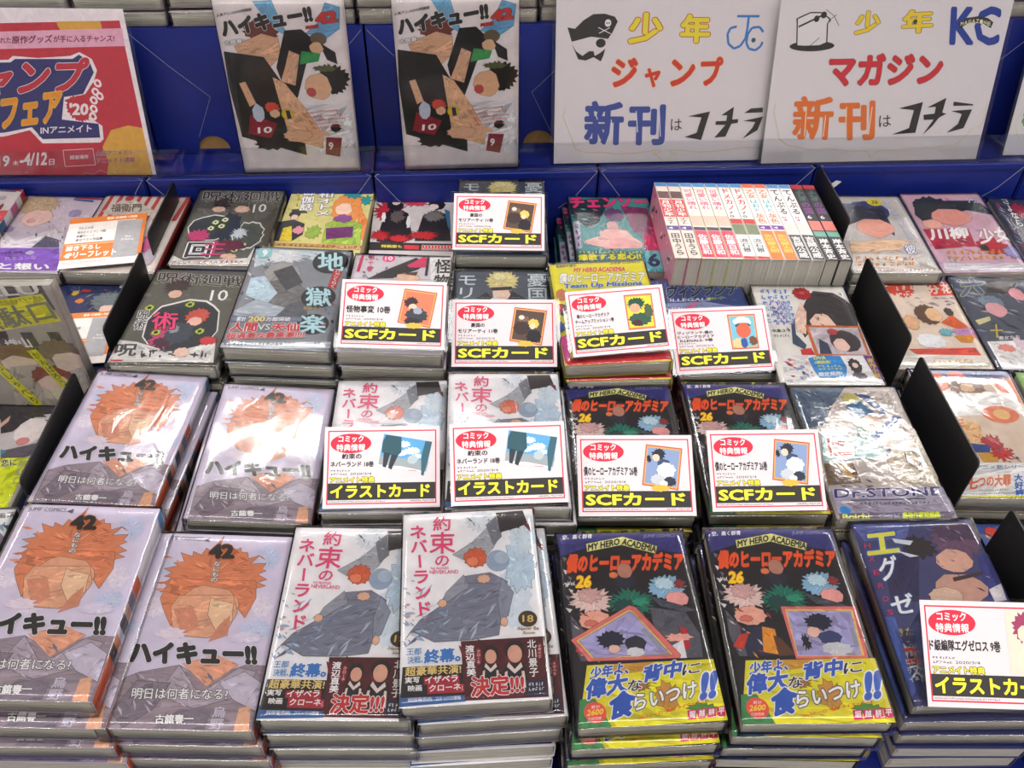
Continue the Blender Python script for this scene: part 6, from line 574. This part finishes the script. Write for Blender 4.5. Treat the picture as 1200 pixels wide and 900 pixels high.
# ------------------------------------------------------------ blue cardboard boxes of the ledge (ledge frame: x along, y back, z up from the lip)
NB = [-1.045, -.745, -.445, -.140, .170, .475, .780, 1.09]
Zt = TRAY-.79-.0
def ledge_z(x): return (LF @ Vector((x, 0, 0))).z
LOC = ['beyond the left frame edge', 'at the far left', 'left of centre', 'in the centre', 'right of centre', 'at the right', 'beyond the right frame edge']
def panel_with_notch(bm, x0, x1, z0, z1, y, th, nx, r):
    pts = [(x0, z0)]
    if nx is not None:
        pts += [(nx-r, z0)]+[(nx+r*math.cos(R(180-k*15)), z0+r*.95*math.sin(R(180-k*15))) for k in range(1, 12)]+[(nx+r, z0)]
    pts += [(x1, z0), (x1, z1), (x0, z1)]
    extrude_profile(bm, pts, 'y', y, y+th)
bx = NB+[1.03]
for i in range(7):
    x0, x1 = NB[i]+.0015, NB[i+1]-.0015; zb = max(TRAY-ledge_z(x0), TRAY-ledge_z(x1))+.002
    # low box forming the ledge
    t = thing('cardboard_box', 'low blue cardboard box of the ledge, %s' % LOC[i], 'box', LF, 'low blue boxes of the ledge')
    bm = bmesh.new(); box(bm, x0, .0, zb, x1, .070, -.0015); bmesh.ops.bevel(bm, geom=[e for e in bm.edges], offset=.002, segments=2, affect='EDGES'); link('body', mesh_of('body', bm, BLUE), t)
    bm = bmesh.new(); box(bm, x0+.001, -.0022, -.011, x1-.001, .004, 0); bmesh.ops.bevel(bm, geom=[e for e in bm.edges], offset=.0018, segments=3, affect='EDGES'); link('rolled_lip', mesh_of('rolled_lip', bm, BLUE), t)
    for xa, sg in ((x0, 1), (x1, -1)):
        bm = bmesh.new(); tube(bm, [(xa+sg*.007, -.001, .0015), (xa+sg*.001, -.003, -.001), (xa+sg*.004, -.0034, -.004), (xa+sg*.030, -.0012, -.040), (xa+sg*.052, -.0012, -.058)], .0004)
        link('elastic_thread', mesh_of('elastic_thread', bm, THREAD), t)
    # tall box standing behind
    t = thing('cardboard_box', 'tall blue cardboard box behind the ledge, %s' % LOC[i], 'box', LF, 'tall blue boxes behind the ledge')
    hole = {2: -.366, 3: .092, 1: -.66, 4: .39, 5: .69, 0: -.95, 6: .95}[i]; ht = .170
    bm = bmesh.new(); panel_with_notch(bm, x0, x1, .0, ht, .078, .003, hole, .022); box(bm, x0, .078, zb, x1, .081, 0); link('front_panel', mesh_of('front_panel', bm, BLUE), t)
    bm = bmesh.new(); box(bm, x0, .0812, zb, x0+.003, .33, ht); box(bm, x1-.003, .0812, zb, x1, .33, ht); box(bm, x0+.003, .327, zb, x1-.003, .33, ht); box(bm, x0+.003, .081, ht-.003, x1-.003, .327, ht); link('body', mesh_of('body', bm, BLUE), t)
    bm = bmesh.new(); box(bm, hole-.03, .0815, -.004, hole+.03, .0835, .03); link('inner_card', mesh_of('inner_card', bm, BROWN), t)
    for xa, sg in ((x0, 1), (x1, -1)):
        bm = bmesh.new(); tube(bm, [(xa+sg*.002, .0775, ht-.004), (xa+sg*.045, .0775, ht-.050), (xa+sg*.088, .0775, ht-.092), (xa+sg*.06, .0775, .02)], .0003)
        link('elastic_thread', mesh_of('elastic_thread', bm, THREAD), t)
bm = bmesh.new(); extrude_profile(bm, [(0, .004), (.010, .013), (.018, .011), (.010, .002)], 'z', 0, .0003)
tag(link('torn_sticker', mesh_of('torn_sticker', bm, WHITE), None, LF @ Matrix.Translation((.499, -.0004, -.036)) @ Matrix.Rotation(R(90), 4, 'X')), 'torn white sticker scrap on the blue ledge face at right', 'sticker')
# clear acrylic strip standing on the ledge
t = thing('acrylic_strip', 'long clear acrylic strip standing along the front of the ledge', 'strip', LF)
link('sheet', boxmesh('sheet', (-.745, .004, .0004, .79, .006, .040), ACRYL), t); link('foot', boxmesh('foot', (-.745, .0062, .0002, .79, .0072, .0014), ACRYL), t)
# comics lying on top of the tall boxes, page ends to the front
rnd = random.Random(5)
ART['plain'] = dict(bg=(206, 190, 196), spine=((200, 190, 195), []), e=[('K', 12, [(190, 120, 140), (150, 150, 160)], 5, 10, 105, 160, 30, 4, .5, 3)])
x = -.74; i = 0; NTH = ['first', 'second', 'third', 'fourth', 'fifth', 'sixth', 'seventh', 'eighth', 'ninth', 'tenth', 'eleventh', 'twelfth', 'thirteenth']
while x < .79:
    if x < .12 or x > .55:
        wbk = .112; zz = .1705
        for lv in range(2):
            th = rnd.uniform(.0165, .019); Mx = LF @ Matrix.Translation((x+rnd.uniform(0, .003), .083+rnd.uniform(0, .006), zz+.0003)) @ Matrix.Rotation(rnd.uniform(-.01, .01), 4, 'Z'); zz += th+.0032
            book('plain', 'film-wrapped comic above the tall blue boxes, %s of the pair %s from the left' % (('lower', 'upper')[lv], NTH[i]), Mx, T=round(th, 4), film=2, group='comics on top of the tall blue boxes')
        i += 1
    x += .1185

# ------------------------------------------------------------ posters, signs and display copies on the ledge
def sheet(name, label, M, Wd, H, p, m, cat='sign', case=True, border=.002):
    t = thing(name, label, cat, M); link('paper', boxmesh('paper', (0, 0, -.0006, Wd, H, 0), WHITE), t)
    link('print', p.mesh('print', lambda x, y, h: (x/297*Wd, H-y/210*H, h/1000), m), t)
    if case: link('clear_sleeve', boxmesh('clear_sleeve', (-.005, -.001, .0009, Wd+.005, H+.004, .0014), ACRYL), t)
    return t
BL = (30, 60, 150)
def sign1():
    p = Print(297, 210); p.rect(0, 0, 297, 210, (218, 208, 213)); m = HM1
    T = lambda t, a, b, c, *r: p.text(t, m(*a), m(*b), m(*c), *r)
    P = lambda col, *q: p.poly([m(*z) for z in q], col)
    k = (36, 32, 36)
    P(k, (140, 128), (175, 135), (215, 95), (262, 66), (315, 64), (362, 78), (376, 100), (352, 150), (330, 182), (250, 172), (160, 196)); c = m(330, 108); p.blob((236, 226, 230), c[0], c[1], 4.2, 4.6, 14); p.blob(k, c[0]-1.4, c[1], 1, 1.1, 8); p.blob(k, c[0]+1.5, c[1], 1, 1.1, 8)
    p.line([m(284, 128), m(342, 158)], .9, (236, 226, 230)); p.line([m(288, 156), m(338, 130)], .9, (236, 226, 230))
    P(k, (160, 205), (180, 240), (210, 262), (240, 240), (262, 240), (268, 262), (290, 250), (318, 228), (308, 262), (296, 288), (262, 268), (225, 284), (190, 278)); c = m(296, 202); p.blob(k, c[0], c[1], 6.5, 5.6, 16)
    T('少', (422, 206), (582, 206), (430, 58), (226, 212, 50), .05, ((190, 60, 50), .085)); T('年', (666, 202), (806, 202), (672, 66), (226, 212, 50), .05, ((190, 60, 50), .085))
    for pts in ([(935, 76), (1040, 76)], [(990, 76), (984, 130), (974, 180), (950, 215), (920, 228), (894, 205), (890, 160), (904, 132), (934, 124)], [(1058, 150), (1040, 126), (1005, 130), (985, 160), (978, 200), (990, 228), (1020, 236), (1046, 216), (1054, 196)]): p.line([m(*q) for q in pts], 3.0, (50, 120, 190))
    c = m(1012, 188); p.blob((40, 90, 90), c[0], c[1], 3, 3, 12)
    T('ジ', (345, 410), (470, 408), (345, 272), (206, 50, 44), .05, ((230, 190, 60), .07)); T('ャ', (505, 410), (580, 408), (500, 320), (206, 50, 44), .05, ((230, 190, 60), .07)); T('ン', (620, 406), (735, 402), (625, 278), (206, 50, 44), .05, ((230, 190, 60), .07)); T('プ', (765, 404), (870, 400), (765, 268), (206, 50, 44), .05, ((230, 190, 60), .07))
    T('新', (216, 680), (400, 680), (220, 472), (54, 72, 150), .045); T('刊', (420, 682), (594, 680), (425, 490), (54, 72, 150), .05)
    for a, b, e, f in ((268, 520, 280, 560), (345, 560, 350, 640), (462, 520, 468, 620), (570, 520, 575, 640)): p.line([m(a, b), m(e, f)], 1.2, (225, 225, 240))
    T('は', (624, 612), (676, 610), (624, 558), k, 0); P(k, (704, 545), (808, 522), (766, 656), (688, 642), (745, 622), (768, 550)); P(k, (828, 645), (880, 585), (832, 585), (836, 568), (884, 566), (888, 540), (860, 540), (920, 500), (912, 560), (940, 558), (938, 575), (908, 580), (880, 640)); P(k, (968, 530), (1000, 508), (1056, 504), (1054, 526)); P(k, (964, 566), (1056, 546), (1030, 610), (960, 650), (1005, 600), (1020, 572))
    o = (216, 196, 130); pts = [(130, 508), (118, 545), (140, 600), (160, 650), (178, 700), (235, 716), (300, 712), (380, 722), (460, 716), (575, 700), (575, 716), (542, 716), (598, 760), (652, 716), (622, 716), (622, 700), (760, 712), (880, 704), (960, 690), (1040, 690)]
    p.line([m(*q) for q in pts], .7, o); return p
def sign2():
    p = Print(297, 210); p.rect(0, 0, 297, 210, (220, 211, 216)); m = HM2
    T = lambda t, a, b, c, *r: p.text(t, m(*a), m(*b), m(*c), *r)
    P = lambda col, *q: p.poly([m(*z) for z in q], col)
    k = (36, 32, 36)
    c = m(206, 216); p.blob(k, c[0], c[1], 29, 6.4, 30); P(k, (132, 214), (134, 110), (132, 88), (150, 78), (200, 56), (250, 56), (290, 84), (296, 96), (282, 110), (278, 200), (240, 218), (170, 220)); P((224, 216, 221), (138, 212), (140, 112), (140, 90), (152, 84), (200, 62), (250, 62), (284, 88), (288, 96), (276, 110), (272, 198), (240, 212), (170, 214)); P(k, (142, 122), (250, 70), (252, 78), (144, 130)); 
    c = m(228, 88); p.blob(k, c[0], c[1], 3.6, 4, 12); c = m(262, 70); p.blob(k, c[0], c[1], 3.8, 4.2, 12); p.line([m(272, 44), m(310, 74), m(332, 120)], .7, k); p.line([m(322, 68), m(280, 100)], .7, k); p.line([m(242, 176), m(188, 222)], .8, k)
    T('少', (402, 164), (522, 160), (412, 52), (232, 200, 44), .05, ((90, 60, 50), .075)); T('年', (624, 160), (770, 152), (632, 48), (232, 200, 44), .05, ((90, 60, 50), .075)); c = m(690, 102); p.blob((50, 60, 60), c[0], c[1], 3.4, 3.4, 5, .3, 2)
    T('KC', (848, 214), (1082, 214), (858, 28), BL, .04); P((50, 48, 44), (890, 112), (930, 84), (985, 76), (1030, 84), (1056, 104), (1044, 132), (1010, 112), (975, 104), (935, 110), (900, 134))
    for i, ch in enumerate('MAGAZINE'): x = 902+i*18; y = 122-abs(3.6-i)**2*-0-16*math.sin((i+.5)/8*math.pi); T(ch, (x, y+2), (x+14, y+1), (x+1, y-16), (230, 226, 190), .02)
    T('マガジン', (282, 406), (812, 396), (288, 254), (206, 36, 54), .055, ((90, 90, 50), .07))
    T('新', (110, 658), (300, 655), (120, 450), (222, 112, 44), .042); T('刊', (330, 660), (500, 656), (330, 474), (222, 112, 44), .048)
    for a, b, e, f in ((180, 500, 170, 640), (270, 540, 258, 640), (368, 500, 362, 620), (488, 500, 470, 630)): p.line([m(a, b), m(e, f)], 1.3, (244, 214, 180))
    T('は', (520, 596), (576, 592), (520, 542), k, 0); P(k, (612, 508), (726, 478), (690, 622), (580, 630), (660, 600), (684, 516)); P(k, (724, 632), (776, 560), (730, 562), (728, 538), (780, 532), (786, 500), (745, 504), (836, 458), (816, 528), (836, 532), (800, 552), (770, 590)); P(k, (870, 476), (960, 488), (962, 494), (868, 496)); P(k, (858, 520), (956, 512), (916, 600), (836, 622), (890, 580), (908, 534))
    o = (216, 200, 140); pts = [(36, 485), (24, 520), (34, 560), (46, 610), (52, 650), (90, 680), (140, 688), (200, 704), (280, 696), (380, 708), (460, 706), (482, 738), (520, 706), (600, 704), (700, 694), (800, 690), (880, 676), (925, 640), (950, 606), (1000, 585), (1020, 540), (1024, 484)]
    p.line([m(*q) for q in pts], .7, o); return p
def poster():
    p = Print(297, 210); m = HM3; p.rect(0, 0, 297, 210, (240, 226, 232)); RD = (196, 38, 62); OR = (222, 166, 66); NV = (40, 40, 110)
    T = lambda t, a, b, c, *r: p.text(t, m(*a), m(*b), m(*c), *r)
    P = lambda col, *q: p.poly([m(*z) for z in q], col)
    P(RD, (-420, 118), (560, 96), (716, 826), (-420, 846)); P(OR, (265, 100), (470, 98), (480, 140), (430, 160), (300, 168), (270, 120)); P(OR, (480, 690), (520, 610), (600, 588), (668, 600), (714, 826), (500, 830), (510, 760)); P((232, 170, 196), (-420, 160), (573, 132), (585, 216), (-420, 240))
    T('れた', (0, 204), (52, 202), (0, 176), (120, 30, 70), .03); T('原作グッズ', (55, 206), (245, 200), (55, 168), (120, 30, 70), .04); T('が手に入るチャンス!', (250, 200), (535, 196), (250, 166), (120, 30, 70), .03); T('連載終了さ', (-330, 212), (-20, 206), (-330, 172), (120, 30, 70), .03)
    W2 = (244, 230, 234)
    P(W2, (-420, 290), (40, 280), (60, 262), (180, 272), (330, 262), (372, 244), (430, 276), (455, 330), (440, 380), (400, 440), (300, 470), (480, 590), (486, 652), (470, 668), (200, 672), (140, 610), (20, 640), (-420, 660)); P(NV, (-420, 300), (50, 292), (70, 276), (340, 276), (370, 256), (420, 290), (440, 340), (390, 440), (300, 455), (290, 560), (462, 580), (470, 645), (200, 652), (150, 596), (20, 622), (-420, 640))
    T('ジャンプ', (-260, 462), (392, 444), (-240, 284), RD, .06, (W2, .08)); T('フェア', (0, 610), (284, 572), (4, 462), (232, 150, 40), .06, ((246, 220, 80), .075)); c = m(372, 508); p.blob(RD, c[0], c[1], 17, 18, 24, .16, 3); T("'20", (324, 540), (414, 540), (326, 482), W2, .05)
    P(NV, (176, 592), (446, 582), (452, 632), (184, 640)); T('INアニメイト', (190, 628), (430, 618), (190, 594), W2, .03)
    for cx, cy in ((458, 390), (448, 430), (440, 470), (468, 450), (440, 510), (436, 545)): c = m(cx, cy); p.blob(W2, c[0], c[1], 5, 5.4, 12, .1, 3); p.blob(RD, c[0], c[1], 2.2, 2.6, 10)
    T('19', (-10, 782), (46, 780), (-10, 730), W2, .04); T('木', (60, 776), (88, 776), (60, 752), W2, .02); T('-4/12', (92, 778), (220, 774), (96, 716), W2, .04); T('日', (230, 774), (256, 772), (230, 746), W2, .02); T('3/', (-120, 782), (-30, 780), (-120, 730), W2, .04)
    p.line([m(*q) for q in ((296, 704), (436, 696), (448, 772), (306, 780), (296, 704))], .6, W2); T('開催場所', (330, 748), (415, 744), (330, 728), W2, .01); T('全国アニメイト', (450, 730), (622, 724), (450, 706), (150, 30, 50), .03, (W2, .06)); T('アニメイト通販', (452, 766), (634, 760), (452, 740), (150, 30, 50), .03, (W2, .06)); p.line([m(*q) for q in ((376, 830), (400, 808), (440, 816), (470, 796), (500, 808))], .6, OR); return p
def homog(h): return lambda x, y: ((h[0]*x+h[1]*y+h[2])/(h[6]*x+h[7]*y+1), (h[3]*x+h[4]*y+h[5])/(h[6]*x+h[7]*y+1))
HM1, HM2, HM3 = [homog(h) for h in [[0.2741, 0.0044491, -24.195, 0.0024977, 0.25065, 0.96332, -1.2419e-05, -0.00010237], [0.26846, 0.034064, -17.046, 0.0031294, 0.2469, 3.7171, -1.2622e-05, -0.0001071], [0.25011, -0.086637, 153.42, -0.0026419, 0.24232, -8.7202, -1.2222e-05, -0.00011771]]]
sheet('shop_sign', 'white sign with yellow, red and blue lettering and black pirate hat', Matrix(STAND['sign1']), .297, .21, sign1(), INK_MATTE)
sheet('shop_sign', 'white sign with blue initials and orange and red lettering', Matrix(STAND['sign2']), .308, .214, sign2(), INK_MATTE)
p = Print(297, 210); p.rect(0, 0, 297, 210, (218, 212, 216)); p.line([(10, 150), (6, 165), (12, 180), (20, 190)], .8, (216, 200, 140)); p.text('新刊', (14, 170), (60, 170), (14, 130), (90, 150, 80), .05)
sheet('shop_sign', 'white sign cut off by the right frame edge', Matrix(STAND['sign3']), .297, .21, p, INK_MATTE)
sheet('event_poster', 'red and yellow event poster with navy-outlined lettering at left', Matrix(STAND['poster']), .297, .21, poster(), INK, 'poster')
for k, lab in (('dvd1', 'left standing display comic with large red 42, on the ledge'), ('dvd2', 'right standing display comic with large red 42, on the ledge')):
    book('dvd', lab, Matrix(STAND[k]), W=.155, L=.225, T=.014, film=1, group='standing display comics on the ledge', name='display_book')
